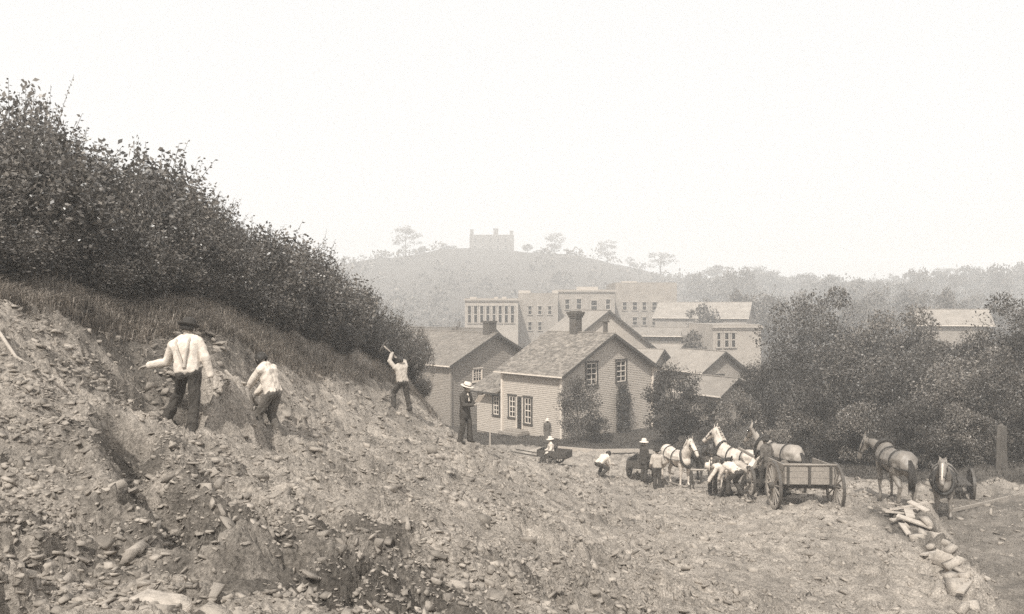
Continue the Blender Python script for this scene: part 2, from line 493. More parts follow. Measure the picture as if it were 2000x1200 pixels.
def ground_material():
    m = bpy.data.materials.new('earth_and_turf'); m.use_nodes = True
    n = m.node_tree; L = n.links
    b = n.nodes['Principled BSDF']; b.inputs['Roughness'].default_value = 0.95; b.inputs['Specular IOR Level'].default_value = 0.12
    at_ = n.nodes.new('ShaderNodeAttribute'); at_.attribute_name = 'zone'
    sx = n.nodes.new('ShaderNodeSeparateColor'); L.new(at_.outputs['Color'], sx.inputs[0])
    tc = n.nodes.new('ShaderNodeTexCoord')
    def noise(scale, lo, hi, a=.3, bb=.7, detail=6):
        q = n.nodes.new('ShaderNodeTexNoise'); q.inputs['Scale'].default_value = scale; q.inputs['Detail'].default_value = detail
        q.inputs['Roughness'].default_value = .65
        L.new(tc.outputs['Object'], q.inputs['Vector'])
        r = n.nodes.new('ShaderNodeMapRange'); r.inputs[1].default_value = a; r.inputs[2].default_value = bb
        r.inputs[3].default_value = lo; r.inputs[4].default_value = hi
        L.new(q.outputs['Fac'], r.inputs[0]); return r.outputs[0], q.outputs['Fac']
    def mul(a, c):
        q = n.nodes.new('ShaderNodeMath'); q.operation = 'MULTIPLY'; L.new(a, q.inputs[0])
        if isinstance(c, float): q.inputs[1].default_value = c
        else: L.new(c, q.inputs[1])
        return q.outputs[0]
    big, _ = noise(.5, .62, 1.22); mid, _ = noise(3.2, .6, 1.25); fine, ff = noise(30, .42, 1.35)
    dirt = mul(mul(mul(big, mid), fine), .41)
    g1, _ = noise(1.2, .6, 1.4); g2, gf = noise(16, .55, 1.45)
    turf = mul(g1, g2)
    lawn = mul(turf, .085); dry = mul(turf, .32)
    ad = n.nodes.new('ShaderNodeAttribute'); ad.attribute_name = 'shade_damp'  # painted shade and damp patches, both darken the dirt colour
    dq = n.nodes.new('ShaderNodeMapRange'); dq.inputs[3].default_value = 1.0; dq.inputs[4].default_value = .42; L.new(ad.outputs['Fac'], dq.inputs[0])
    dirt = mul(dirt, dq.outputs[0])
    lowv = mul(mul(mul(big, mid), fine), .25)
    def mixf(f, a, c):
        q = n.nodes.new('ShaderNodeMix'); q.data_type = 'FLOAT'; L.new(f, q.inputs[0]); L.new(a, q.inputs[2]); L.new(c, q.inputs[3]); return q.outputs[0]
    v = mixf(sx.outputs[2], dirt, lowv)
    v = mixf(sx.outputs[0], v, lawn)
    v = mixf(sx.outputs[1], v, dry)
    sc_ = n.nodes.new('ShaderNodeVectorMath'); sc_.operation = 'SCALE'; sc_.inputs[0].default_value = sep(1.0)[:3]
    sc_.inputs[0].default_value = (1.08, .952, .82)
    L.new(v, sc_.inputs['Scale']); L.new(sc_.outputs[0], b.inputs['Base Color'])
    bp = n.nodes.new('ShaderNodeBump'); bp.inputs['Strength'].default_value = 1.0; bp.inputs['Distance'].default_value = .05
    L.new(ff, bp.inputs['Height']); L.new(bp.outputs[0], b.inputs['Normal'])
    return m
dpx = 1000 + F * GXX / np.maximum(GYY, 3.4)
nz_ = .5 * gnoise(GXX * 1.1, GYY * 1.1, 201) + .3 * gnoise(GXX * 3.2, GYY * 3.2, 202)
shd_dmp = sstep(130, 230, dpx) * sstep(560, 480, dpx) * sstep(10.6, 11.8, GYY - (dpx - 300) * .012) * sstep(16.5, 14.5, GYY)  # shade of the cut bank face, painted into the earth colour
for (ax, ay, rx_, ry_) in ((-4.1, 8.1, .5, 1.1), (-2.8, 6.3, .5, .9), (-.6, 5.6, 1.5, .8), (-1.5, 7.1, .6, .8), (9.9, 18.5, .8, 2.5)):  # shade painted into the trenches and along the low bank
    shd_dmp = np.maximum(shd_dmp, sstep(1.3, .5, np.sqrt(((GXX - ax) / rx_) ** 2 + ((GYY - ay) / ry_) ** 2)))
shd_dmp = np.clip(shd_dmp + nz_ * (shd_dmp > 0) * 1.2, 0, 1) * .95 + .5 * sstep(.05, .45, nz_) * (1 - .7 * sstep(1100, 1350, dpx) * sstep(1850, 1700, dpx))
da = gm.attributes.new('shade_damp', 'FLOAT', 'POINT'); da.data.foreach_set('value', np.clip(shd_dmp, 0, 1).ravel().astype(np.float32))
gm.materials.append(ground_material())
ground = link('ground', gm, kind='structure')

# ------------------------------------------------------------------ stones and clods
def lump(seed, n=1, flat=.6):
    bm = bmesh.new()
    bmesh.ops.create_icosphere(bm, subdivisions=n, radius=1.0)
    rs = random.Random(seed)
    off = Vector((rs.uniform(-50, 50), rs.uniform(-50, 50), rs.uniform(-50, 50)))
    for v in bm.verts:
        k = 1 + .38 * mnoise.noise(v.co * 1.1 + off) + .2 * mnoise.noise(v.co * 2.6 + off)
        v.co *= k
        v.co.x *= rs.uniform(.9, 1.15); v.co.z *= flat
    for q in range(7):
        pn = Vector((rs.gauss(0, 1), rs.gauss(0, 1), rs.gauss(0, .8))).normalized(); lim_ = rs.uniform(.3, .56)
        for v in bm.verts:
            dd_ = v.co.dot(pn) - lim_
            if dd_ > 0: v.co -= pn * dd_ * .92
    V = np.array([v.co[:] for v in bm.verts]); Fc = np.array([[v.index for v in f.verts] for f in bm.faces])
    bm.free(); return V, Fc

clod_meshes = []
for i in range(10):
    q_ = np.random.default_rng(40 + i)
    V = np.array([(a, b, c) for a in (-1, 1) for b in (-1, 1) for c in (-1, 1)], float) * np.array([1.15, .85, .5]) * q_.uniform(.55, 1.1, (8, 3))
    Fc = np.array([(0, 1, 3, 2), (4, 6, 7, 5), (0, 4, 5, 1), (2, 3, 7, 6), (0, 2, 6, 4), (1, 5, 7, 3)])
    clod_meshes.append(mesh_np('stone', V, Fc, None, m=M['clod']))
nst = 0
rs = random.Random(5)
while nst < 285:
    px = rs.uniform(-20, 1850); Y = math.exp(rs.uniform(math.log(4.2), math.log(15)))
    x = (px - 1000) / F * Y
    g, lo_, _ = zones(np.array([x]), np.array([Y]))
    z = gz(x, Y)
    if g[0] > .2 or lo_[0] > .3 or 600 - (z - ZC) / Y * F > 1230: continue
    r_ = rs.choice((.025, .035, .04, .05, .075)) * rs.uniform(.8, 1.15) * (.5 + Y / 13)
    o = link('stone', clod_meshes[rs.randrange(10)], ground)
    o.location = (x, Y, z - r_ * .05); o.scale = (r_ * 1.15, r_ * rs.uniform(.6, 1), r_ * rs.uniform(.3, .6)); o.rotation_euler = (rs.uniform(-.45, .45), rs.uniform(-.2, .6), rs.uniform(0, 6.3))
    nst += 1
# small clods, past counting
N = 130000
px = RNG.uniform(-60, 2050, N); Y = np.exp(RNG.uniform(math.log(3.9), math.log(40), N)); x = (px - 1000) / F * Y
g, lo_, _ = zones(x, Y)
keep = (g < .3) & (lo_ < .25 + .9 * (RNG.random(len(g)) < .3)); x, Y = x[keep], Y[keep]
clump = gnoise(x * .8, Y * .8, 81) + .5 * gnoise(x * 2.5, Y * 2.5, 82)
keep = clump - .45 * sstep(1150, 1400, 1000 + F * x / Y) * (Y < 20) > RNG.uniform(-.8, .5, len(x)); x, Y = x[keep], Y[keep]
z = hgt(x, Y)
oc = np.array([(a, b, c) for a in (-1, 1) for b in (-1, 1) for c in (-1, 1)], float)
of = np.array([(0, 1, 3, 2), (4, 6, 7, 5), (0, 4, 5, 1), (2, 3, 7, 6), (0, 2, 6, 4), (1, 5, 7, 3)])
n = len(x)
sz = np.minimum(RNG.gamma(.9, .0115, n) * (.4 + Y / 13) + .005, .12)
ax_ = unit_ = RNG.normal(size=(n, 3)); ax_ /= np.linalg.norm(ax_, axis=1, keepdims=True)
bx_ = np.cross(ax_, RNG.normal(size=(n, 3)) * .3 + np.array([.2, -.15, 1.6])); bx_ /= np.linalg.norm(bx_, axis=1, keepdims=True)
cx_ = np.cross(ax_, bx_)
Q = oc[None] * RNG.uniform(.5, 1.15, (n, 8, 3)) * (sz[:, None, None]) * np.array([1.25, .8, .3])
P = Q[..., 0:1] * bx_[:, None] + Q[..., 1:2] * ax_[:, None] + Q[..., 2:3] * cx_[:, None]
P = (P + np.stack([x, Y, z + sz * .1], -1)[:, None]).reshape(-1, 3)
Fc = (of[None] + 8 * np.arange(n)[:, None, None]).reshape(-1, 4)
link('loose_clods', mesh_np('loose_clods', P, Fc, None, m=M['clod']), kind='stuff')

# ------------------------------------------------------------------ foliage
def unit(v): return v / np.maximum(np.linalg.norm(v, axis=-1, keepdims=True), 1e-9)

def leaf_quads(pos, axis, size, rng, wid=.5, fold=.0):
    """diamond leaves growing from pos along axis"""
    n = len(pos)
    axis = unit(axis)
    rnd = unit(rng.normal(size=(n, 3)))
    side = unit(np.cross(axis, rnd))
    s = size[:, None]
    nrm = np.cross(side, axis)
    a = pos; c = pos + axis * s
    midp = pos + axis * s * .45 - nrm * s * fold
    b = midp + side * s * wid * .5; d = midp - side * s * wid * .5
    V = np.stack([a, b, c, d], 1).reshape(-1, 3)
    Fq = np.arange(4 * n).reshape(n, 4)
    return V, Fq

def bush_mesh(seed, H=3.0, R=1.25, shoots=80, leaf=.105, fill=2300):
    rng = np.random.default_rng(seed)
    Ps, As, Ss = [], [], []
    stems = MB()
    for i in range(shoots):
        a = rng.uniform(0, 6.283); rb = rng.uniform(0, .35) * R
        base = np.array([math.cos(a) * rb, math.sin(a) * rb, 0])
        tilt = rng.uniform(.0, .95) ** .8
        L = H * rng.uniform(.62, 1.03) * (1 - .28 * tilt)
        if rng.random() < .07: L *= rng.uniform(1.05, 1.25)
        dirv = np.array([math.cos(a) * tilt * .62, math.sin(a) * tilt * .62, 1.0]); dirv /= np.linalg.norm(dirv)
        droop = rng.uniform(0, .32) * tilt
        bend = rng.normal(0, .1, 2)
        def pt(t):
            p = base + dirv * L * t
            p = p + np.array([math.cos(a) * .32 * L * droop * t * t + bend[0] * L * t * t, math.sin(a) * .32 * L * droop * t * t + bend[1] * L * t * t, -droop * L * .35 * t * t])
            return p
        stems.tube([pt(t) for t in (0, .3, .6, .85, 1.0)], [.017, .013, .009, .006, .003], 3, cap=False)
        t = rng.uniform(.08, .25)
        k = 0
        while t < 1.0:
            p = pt(t); tv = pt(min(1, t + .02)) - p; tv /= np.linalg.norm(tv) + 1e-9
            sa_ = k * 2.4 + rng.uniform(-.5, .5)
            sd = np.array([math.cos(sa_), math.sin(sa_), rng.uniform(-.5, .25)])
            if t < .82 and rng.random() < .55:       # short side twig with a few leaves
                lt = rng.uniform(.1, .3)
                for q in range(4):
                    Ps.append(p + sd * lt * (q + 1) / 4 + rng.normal(0, .02, 3)); As.append(sd * .6 + rng.normal(0, .6, 3)); Ss.append(leaf * rng.uniform(.7, 1.25))
            Ps.append(p); As.append(sd + tv * .4 + np.array([0, 0, -.2])); Ss.append(leaf * rng.uniform(.75, 1.2) * (1.05 - .35 * t))
            t += leaf * .5 / L; k += 1
    # leaves within the body of the bush
    u = unit(rng.normal(size=(fill, 3))) * (rng.uniform(.25, 1, (fill, 1)) ** .5)
    lump_ = 1 + .22 * np.sin(u[:, 0:1] * 5 + seed) * np.cos(u[:, 1:2] * 6 + seed * 2)
    pf = u * np.array([R * .95, R * .95, H * .43]) * lump_ + np.array([0, 0, H * .42])
    pf = pf[pf[:, 2] > .02]
    Ps = np.concatenate([np.array(Ps), pf]); As = np.concatenate([np.array(As), unit(rng.normal(size=pf.shape)) + np.array([0, 0, -.15])])
    Ss = np.concatenate([np.array(Ss), leaf * rng.uniform(.8, 1.35, len(pf))])
    V, Fq = leaf_quads(Ps, As, Ss, rng, .58, .08)
    return mesh_np('foliage', V, Fq, m=M['bush_leaf']), stems.mesh('stem', M['bark'])

def crown_mesh(seed, H=8.0, W=7.0, clear=.16, nclus=46, per=260, leaf=.16, m='tree_leaf', trunk_r=.17, shape='round'):
    rng = np.random.default_rng(seed)
    cen = []
    for i in range(nclus):
        if shape == 'round':
            u = unit(rng.normal(size=3)); rad = rng.uniform(.5, .95)
            c = np.array([u[0] * W / 2 * rad, u[1] * W / 2 * rad, H * (clear + (1 - clear) / 2) + u[2] * H * (1 - clear) / 2 * rad])
            s = W * rng.uniform(.09, .16)
        else:                                         # broad cone
            t = (i + .5) / nclus; a = i * 2.399; rad = W / 2 * (1 - t) ** .75 * rng.uniform(.6, .9)
            c = np.array([math.cos(a) * rad, math.sin(a) * rad, H * (clear + (1 - clear) * t * .93)])
            s = W * .15 * (1.1 - .6 * t)
        cen.append((c, s))
    P_, A_, S_ = [], [], []
    for c, s in cen:
        q = rng.normal(size=(per, 3)); q = unit(q) * (rng.uniform(.1, 1, (per, 1)) ** .45)
        q *= np.array([1.15, 1.15, .72]) * s * rng.uniform(.8, 1.25)
        # sprays reaching out of the clump
        A = unit(q) * .8 + rng.normal(size=(per, 3)) * .6 + np.array([0, 0, -.25])
        P_.append(c + q); A_.append(A); S_.append(leaf * rng.uniform(.6, 1.25, per))
    # sparse leaves between the clumps
    ex = int(nclus * per * .12)
    u = unit(rng.normal(size=(ex, 3))) * (rng.uniform(.2, 1, (ex, 1)) ** .4)
    if shape == 'round':
        pe = u * np.array([W / 2, W / 2, H * (1 - clear) / 2]) + np.array([0, 0, H * (clear + (1 - clear) / 2)])
        P_.append(pe); A_.append(rng.normal(size=pe.shape)); S_.append(leaf * rng.uniform(.6, 1.1, len(pe)))
    V, Fq = leaf_quads(np.concatenate(P_), np.concatenate(A_), np.concatenate(S_), rng, .6, .08)
    crown = mesh_np('crown', V, Fq, m=M[m])
    tb = MB()
    top = H * .72
    pts = [Vector((rng.normal(0, .05) * t * H * .15, rng.normal(0, .05) * t * H * .15, top * t - .5 * (t == 0))) for t in (0, .1, .3, .55, .8, 1)]
    tb.tube(pts, [trunk_r * 1.35, trunk_r, trunk_r * .85, trunk_r * .6, trunk_r * .35, trunk_r * .12], 7)
    for c, s in cen[::3]:
        z0 = max(H * clear * .8, c[2] * .55); z0 = min(z0, top * .9)
        st = Vector((0, 0, z0)); e = Vector(c); md = (st + e) / 2 + Vector((0, 0, -.08 * H * .3))
        tb.tube([st, md, e], [trunk_r * .42, trunk_r * .25, trunk_r * .07], 4, cap=False)
    return crown, tb.mesh('trunk', M['bark'], True)

def plant(name, meshes, loc, h, w, label, cat, group=None, rz=None, nomH=3.0, nomW=2.5, names=('foliage', 'stem')):
    r = empty(name, loc, random.uniform(0, 6.28) if rz is None else rz, label, cat, group)
    r.scale = (w / nomW, w / nomW, h / nomH)
    a = link(names[0], meshes[0], r)
    if meshes[1] is not None: link(names[1], meshes[1], r)
    return r

BUSH = [bush_mesh(100 + i, leaf=(.105, .085, .12, .075, .1)[i], shoots=(74, 90, 60, 96, 80)[i], R=(1.25, 1.1, 1.35, 1.2, 1.0)[i], fill=(2200, 2600, 1700, 2900, 2200)[i]) for i in range(5)]
SILX = [-300, -100, 0, 40, 70, 100, 130, 170, 250, 330, 400, 480, 530, 600, 660, 700, 740, 800, 850, 880]
SILY = [215, 210, 200, 180, 165, 195, 235, 268, 255, 278, 338, 375, 385, 440, 482, 520, 578, 622, 668, 720]
CRX = [-300, 0, 150, 300, 410, 520, 610, 700, 785, 850]
CRY = [11.5, 13.2, 15, 16.8, 18.6, 20.8, 23.5, 27, 31, 32]
rb_ = random.Random(3)
def crest_bush(px, back, frac, wf=1.0, k=None, row=0):
    Yc = float(np.interp(px, CRX, CRY)) + back
    p = on_ground(px, Yc)
    zt = ZC + (600 - float(np.interp(px, SILX, SILY))) / F * Yc
    h = max(1.0, (zt - p.z) * frac * (1 + .17 * math.sin(px / 27.0) * math.sin(px / 71.0 + 1)))
    w = max(1.6, min(h * .95, 3.0)) * wf * (.8 if px > 800 else 1)
    land = 'above the pole lying on the bank' if px < 190 else 'behind the man in the bowler hat' if px < 440 else 'above the stooping digger' if px < 620 else 'uphill of the labourer with the pick'
    lab = ('tall thicket bush on the skyline ', 'mid-height bush inside the thicket ', 'low leafy bush at the thicket foot ')[row] + land
    grp = 'bushes in the thicket on the bank'
    if px > 735:
        lab = 'low dark bush at the foot of the thicket, beside the dark clapboard house'; grp = 'bushes beside the dark house'
    return plant('bush', BUSH[(k if k is not None else rb_.randrange(5))], p - Vector((0, 0, .1)), h, w, lab, 'bush', grp)
for i, px in enumerate(np.arange(-170, 842, 44)):
    crest_bush(px + rb_.uniform(-10, 10), rb_.uniform(.6, 1.4), rb_.uniform(.82, 1.1), rb_.uniform(.75, 1.1))
for i, px in enumerate(np.arange(-150, 842, 48)):
    crest_bush(px + rb_.uniform(-12, 12), -.5 + rb_.uniform(-.3, .3), rb_.uniform(.66, .82), row=1)
for i, px in enumerate(np.arange(-120, 836, 52)):
    crest_bush(px + rb_.uniform(-14, 14), -1.2 + rb_.uniform(-.3, .3), rb_.uniform(.34, .48), 1.0, row=2)
# tall sapling over the thicket
SAP = bush_mesh(141, H=3.0, R=.6, shoots=40, leaf=.085, fill=800)
p = on_ground(72, 13.6)
plant('sapling', SAP, p, ZC + (600 - 128) / F * 13.6 - p.z, 1.6, 'tall wispy sapling rising above the bushes at the top of the bank', 'sapling', rz=.4)
p = on_ground(265, 15.6)
plant('sapling', SAP, p, ZC + (600 - 240) / F * 15.6 - p.z, 1.3, 'slim sapling poking out of the thicket up the bank behind the bowler hat', 'sapling', rz=2.1)

# grass on the bank under the bushes
def grass_mesh(name, x, y, z, L, wid, rng, m, lean=None):
    n = len(x)
    a = rng.uniform(0, 6.283, n)
    d = np.stack([np.cos(a), np.sin(a), np.zeros(n)], -1) * rng.uniform(.1, .7, (n, 1))
    if lean is not None: d = d + lean
    up = np.array([0, 0, 1.0])
    b = np.stack([x, y, z - .03], -1)
    sdv = np.stack([-np.sin(a), np.cos(a), np.zeros(n)], -1)
    m1 = b + (up * .7 + d * .3) * L[:, None] * .55
    t = b + (up * .55 + d) * L[:, None] * .95
    w = wid[:, None]
    V = np.stack([b - sdv * w, b + sdv * w, m1 + sdv * w * .8, m1 - sdv * w * .8, t], 1).reshape(-1, 3)
    i = np.arange(n) * 5
    return mesh_np(name, V, np.stack([i, i + 1, i + 2, i + 3], -1), np.stack([i + 3, i + 2, i + 4], -1), m=m)

N = 46000
px = RNG.uniform(-160, 900, N); lim = np.interp(px, GX, GY)
Y = lim + RNG.gamma(1.6, 1.0, N) - .5
x = (px - 1000) / F * Y
cl = gnoise(x * 1.1, Y * 1.1, 91) + .6 * gnoise(x * 3, Y * 3, 92)
k = cl > RNG.uniform(-1.1, .5, N); x, Y = x[k], Y[k]
link('bank_grass', grass_mesh('bank_grass', x, Y, hgt(x, Y), RNG.uniform(.18, .55, len(x)), RNG.uniform(.004, .011, len(x)), RNG, M['grass'], np.array([.35, -.25, -.1])), kind='stuff')
N = 40000
px = RNG.uniform(900, 2100, N); lim = np.interp(px, GX, GY)
Y = lim + RNG.uniform(-.2, 16, N)
x = (px - 1000) / F * Y
link('lawn_grass', grass_mesh('lawn_grass', x, Y, hgt(x, Y), RNG.uniform(.08, .3, N), RNG.uniform(.008, .02, N), RNG, M['lawn_grass']), kind='stuff')
N = 5000
x = RNG.uniform(7, 15, N); Y = RNG.uniform(11, 24, N); k = (x > bank_edge(Y) - .1) & (gnoise(x * 1.2, Y * 1.2, 97) + .5 * gnoise(x * 4, Y * 4, 98) > .12); x, Y = x[k], Y[k]
link('verge_grass', grass_mesh('verge_grass', x, Y, hgt(x, Y), RNG.uniform(.04, .16, len(x)), RNG.uniform(.004, .01, len(x)), RNG, M['lawn_grass']), kind='stuff')
# weeds straggling down the raw bank
N = 2600
px = RNG.uniform(-50, 860, N); lim = np.interp(px, GX, GY); Y = lim - RNG.gamma(1.3, .7, N); x = (px - 1000) / F * Y
k = gnoise(x * 1.5, Y * 1.5, 95) > .05; x, Y = x[k], Y[k]
link('bank_weeds', grass_mesh('bank_weeds', x, Y, hgt(x, Y), RNG.uniform(.1, .3, len(x)), RNG.uniform(.004, .009, len(x)), RNG, M['grass'], np.array([.3, -.2, 0])), kind='stuff')

# ------------------------------------------------------------------ trees
TREE = [crown_mesh(200 + i, nclus=(34, 30, 38, 28)[i], per=(330, 380, 300, 400)[i], leaf=(.17, .2, .15, .19)[i], m=('tree_leaf', 'mid_leaf', 'dark_leaf', 'tree_leaf')[i]) for i in range(4)]
SHRUB = [crown_mesh(230 + i, H=4.0, W=4.0, clear=.02, nclus=34, per=190, leaf=.13, trunk_r=.07, m=('dark_leaf', 'mid_leaf', 'tree_leaf')[i]) for i in range(3)]
CONE = crown_mesh(250, H=4.0, W=3.0, clear=.02, nclus=64, per=190, leaf=.1, m='dark_leaf', trunk_r=.09)
PALE = crown_mesh(260, H=1.6, W=2.2, clear=.0, nclus=26, per=130, leaf=.1, m='pale_leaf', trunk_r=.04)
FAR = [crown_mesh(270 + i, H=9, W=7, clear=.12, nclus=24, per=55, leaf=.6, m='far_leaf', trunk_r=.2) for i in range(3)]
FARTALL = [crown_mesh(280 + i, H=14, W=8, clear=.22, nclus=20, per=50, leaf=.55, m='far_leaf', trunk_r=.22) for i in range(2)]
def tree(px, top, Y, wpx, label, group=None, kind='tree', k=0):
    p = on_ground(px, Y)
    h = ZC + (600 - top) / F * Y - p.z
    w = wpx / F * Y
    ms, H, W, nm, cat = {'tree': (TREE[k % 4], 8.0, 7.0, 'tree', 'tree'), 'shrub': (SHRUB[k % 3], 4.0, 4.0, 'shrub', 'shrub'),
                         'cone': (CONE, 4.0, 3.0, 'tree', 'tree'), 'pale': (PALE, 1.6, 2.2, 'flowering_shrub', 'shrub'),
                         'far': (FAR[k % 3], 9, 7, 'tree', 'tree'), 'fartall': (FARTALL[k % 2], 14, 8, 'tree', 'tree')}[kind]
    return plant(nm, ms, p - Vector((0, 0, .15)), h, w, label, cat, group, None, H, W, ('crown', 'trunk'))
GL = ['tall rounded tree at the front of the grove, above the plank-sided wagon', 'broad tall tree in the grove above the roan horse', 'tree at the back of the grove between its two tallest crowns', 'tree below the pale barn roof in the grove', 'tallest dark tree in the grove, over the short dark post', 'tree in the grove directly under the pale barn roof, beside the post',
      'tree at the open end of the grove next to the corniced block', 'lower tree in the grove behind the wagon tailgate', 'lower tree in the grove behind the roan horse', 'lower tree in the grove behind the blazed horse', 'dark tree beyond the short dark post', 'low dark tree over the short dark post', 'dark tree at the far edge of the grove past the short dark post']
GB = 'trees in the grove by the horses'
for k, (px, top, Y, wpx) in enumerate([(1600, 556, 46, 210), (1750, 592, 44, 190), (1685, 618, 50, 160), (1850, 662, 38, 200), (1985, 565, 36, 210), (1930, 668, 34, 190),
                                       (1555, 640, 41, 170), (1660, 660, 38, 210), (1780, 670, 35, 200), (1890, 700, 31, 190), (2060, 600, 33, 230), (1990, 690, 29, 170), (2120, 560, 40, 250)]):
    tree(px, top, Y, wpx, GL[k], GB, 'tree', k)
LS = ['leafy shrub behind the plank-sided wagon', 'leafy shrub between the wagon and the roan horse', 'leafy shrub right behind the roan horse', 'leafy shrub between the roan and the blazed horse', 'leafy shrub above the cart behind the blazed horse', 'shrub against the short dark post', 'low shrub over the tall right wagon wheel', 'leafy shrub behind the dun horse of the wagon team', 'low shrub behind the head of the blazed horse', 'shrub past the short dark post', 'low shrub beside the half hidden cart']
GS = 'shrubs along the grove edge'
for k, (px, top, Y, wpx) in enumerate([(1600, 745, 35, 130), (1680, 770, 32, 120), (1740, 775, 31, 120), (1810, 770, 29.5, 130), (1880, 780, 28.5, 130), (1960, 780, 28, 110), (1640, 800, 33, 110), (1560, 770, 36, 120), (1845, 800, 28.5, 110), (2030, 770, 27.5, 120), (1920, 800, 28, 90)]):
    tree(px, top, Y, wpx, LS[k], GS, 'shrub', k)
tree(1490, 685, 43, 110, 'leafy tree with pale sprays beside the gabled sheds', None, 'tree', 2)
tree(1440, 752, 41, 100, 'rounded shrub below the small gabled sheds', None, 'shrub', 1)
tree(1392, 768, 43, 85, 'shrub filling the gap next to the small rounded tree', None, 'shrub', 0)
tree(1318, 704, 44.0, 112, 'small rounded dark tree at the far corner of the gabled house', None, 'cone')
tree(1128, 718, 46.2, 92, 'leafy young tree in front of the gabled house corner', None, 'shrub', 2)
tree(1172, 806, 46.0, 56, 'low round shrub beneath the upper windows of the gabled house', None, 'shrub', 0)
tree(1515, 826, 33.5, 75, 'pale flowering shrub behind the white horse team', 'pale shrubs behind the team', 'pale')
tree(1480, 838, 33.8, 60, 'pale flowering shrub behind the white horse team', 'pale shrubs behind the team', 'pale')
tree(1400, 830, 36, 80, 'dark shrub behind the white work horse', None, 'shrub', 2)
tree(1345, 845, 38, 60, 'small shrub beyond the dark work horse', None, 'shrub', 1)
tree(888, 622, 64, 40, 'shrub sticking up over the roof of the dark clapboard house', None, 'shrub', 1)
tree(1352, 640, 86, 70, 'hazy tree between the town sheds and the flat roofed block', None, 'far', 1)
tree(822, 628, 40, 52, 'tree standing between the thicket and the dark house', None, 'shrub', 1)
# hazy wooded skyline
LR = ['hazy skyline tree above the square corniced block', 'hazy skyline tree above the tallest crowns of the grove', 'hazy skyline tree above the pale barn roof in the grove']; GR_ = 'trees of the hazy skyline'
rt = random.Random(17)
for i in range(40):
    px = 1330 + i * 18 + rt.uniform(-6, 6); Y = rt.uniform(230, 420)
    top = float(np.interp(px, [1330, 1400, 1470, 1550, 1640, 1720, 1800, 1900, 2000, 2060], [532, 520, 522, 535, 538, 536, 522, 514, 512, 510])) + rt.uniform(-4, 9)
    tree(px, top, Y, rt.uniform(34, 60), LR[0 if px < 1500 else 1 if px < 1760 else 2], GR_, 'far', i)
LM = ['hazy tree on the slope behind the corniced block', 'hazy tree on the slope just over the tallest grove crowns', 'hazy tree on the slope around the pale barn roof']; GM_ = 'trees on the hazy slope'
for i in range(26):
    px = 1340 + i * 27 + rt.uniform(-8, 8); Y = rt.uniform(120, 200)
    tree(px, rt.uniform(556, 592), Y, rt.uniform(45, 75), LM[0 if px < 1500 else 1 if px < 1780 else 2], GM_, 'far', i)
for px, top, wpx, lb in ((792, 438, 60, 'tall thin-crowned tree alone on the hilltop, beyond the thicket'), (1083, 450, 42, 'tall tree alone on the hill ridge just past the big hilltop building'),
                         (1187, 465, 44, 'round-headed tree on the descending ridge of the hill'), (1231, 500, 20, 'smallest tree on the descending ridge'), (1290, 490, 60, 'spreading tree where the hill ridge meets the wooded skyline')):
    tree(px, top, 425, wpx, lb, None, 'fartall', int(px))
for i, (px, top) in enumerate(((815, 484), (826, 480), (868, 475), (885, 478), (1030, 476), (1052, 488))):
    tree(px, top, 425, 24, 'bushy tree on the ridge flanking the big hilltop building', 'trees flanking the hilltop building', 'far', i)
# woods clothing the far hill
rng = np.random.default_rng(77)
nc_ = 900
pxs = rng.uniform(560, 2150, nc_); Ys = rng.uniform(205, 425, nc_); xs = (pxs - 1000) / F * Ys; zs = hgt(xs, Ys)
PP = []; AA = []; SS = []
for i in range(nc_):
    if 860 < pxs[i] < 1060 and Ys[i] > 330: continue
    if pxs[i] < 1330 and rng.random() < .55: continue
    s = rng.uniform(1.6, 3.4) if pxs[i] < 1330 else rng.uniform(2.0, 4.2); q = unit(rng.normal(size=(34, 3))) * (rng.uniform(.2, 1, (34, 1)) ** .4) * np.array([s, s, s * .85])
    PP.append(q + np.array([xs[i], Ys[i], zs[i] + s * .7])); AA.append(q / s + rng.normal(size=(34, 3)) * .5); SS.append(rng.uniform(.9, 1.8, 34))
V, Fq = leaf_quads(np.concatenate(PP), np.concatenate(AA), np.concatenate(SS), rng, .8, .1)
link('far_woods', mesh_np('far_woods', V, Fq, m=M['far_leaf']), kind='stuff')

# ------------------------------------------------------------------ houses
def clap(mb, org, ax, out, z0, z1, bounds, holes, h=.125):
    """lapped boards on a wall plane: org + ax*s + z ; out = outward normal"""
    org, ax, out = Vector(org), Vector(ax), Vector(out); z = z0
    while z < z1 - .01:
        zt = min(z + h, z1); a, b = bounds((z + zt) / 2)
        spans = [(a, b)]
        for (s0, s1, hz0, hz1) in holes:
            if hz0 < (z + zt) / 2 < hz1:
                ns = []
                for (p, q) in spans:
                    if s1 <= p or s0 >= q: ns.append((p, q)); continue
                    if s0 > p: ns.append((p, s0))
                    if s1 < q: ns.append((s1, q))
                spans = ns
        for (p, q) in spans:
            if q - p < .02: continue
            up = Vector((0, 0, 1))
            v = [org + ax * p + up * z + out * .03, org + ax * q + up * z + out * .03, org + ax * q + up * zt + out * .006, org + ax * p + up * zt + out * .006,
                 org + ax * p + up * z - out * .02, org + ax * q + up * z - out * .02]
            mb.add(v, [(0, 1, 2, 3), (4, 5, 1, 0)])
        z = zt

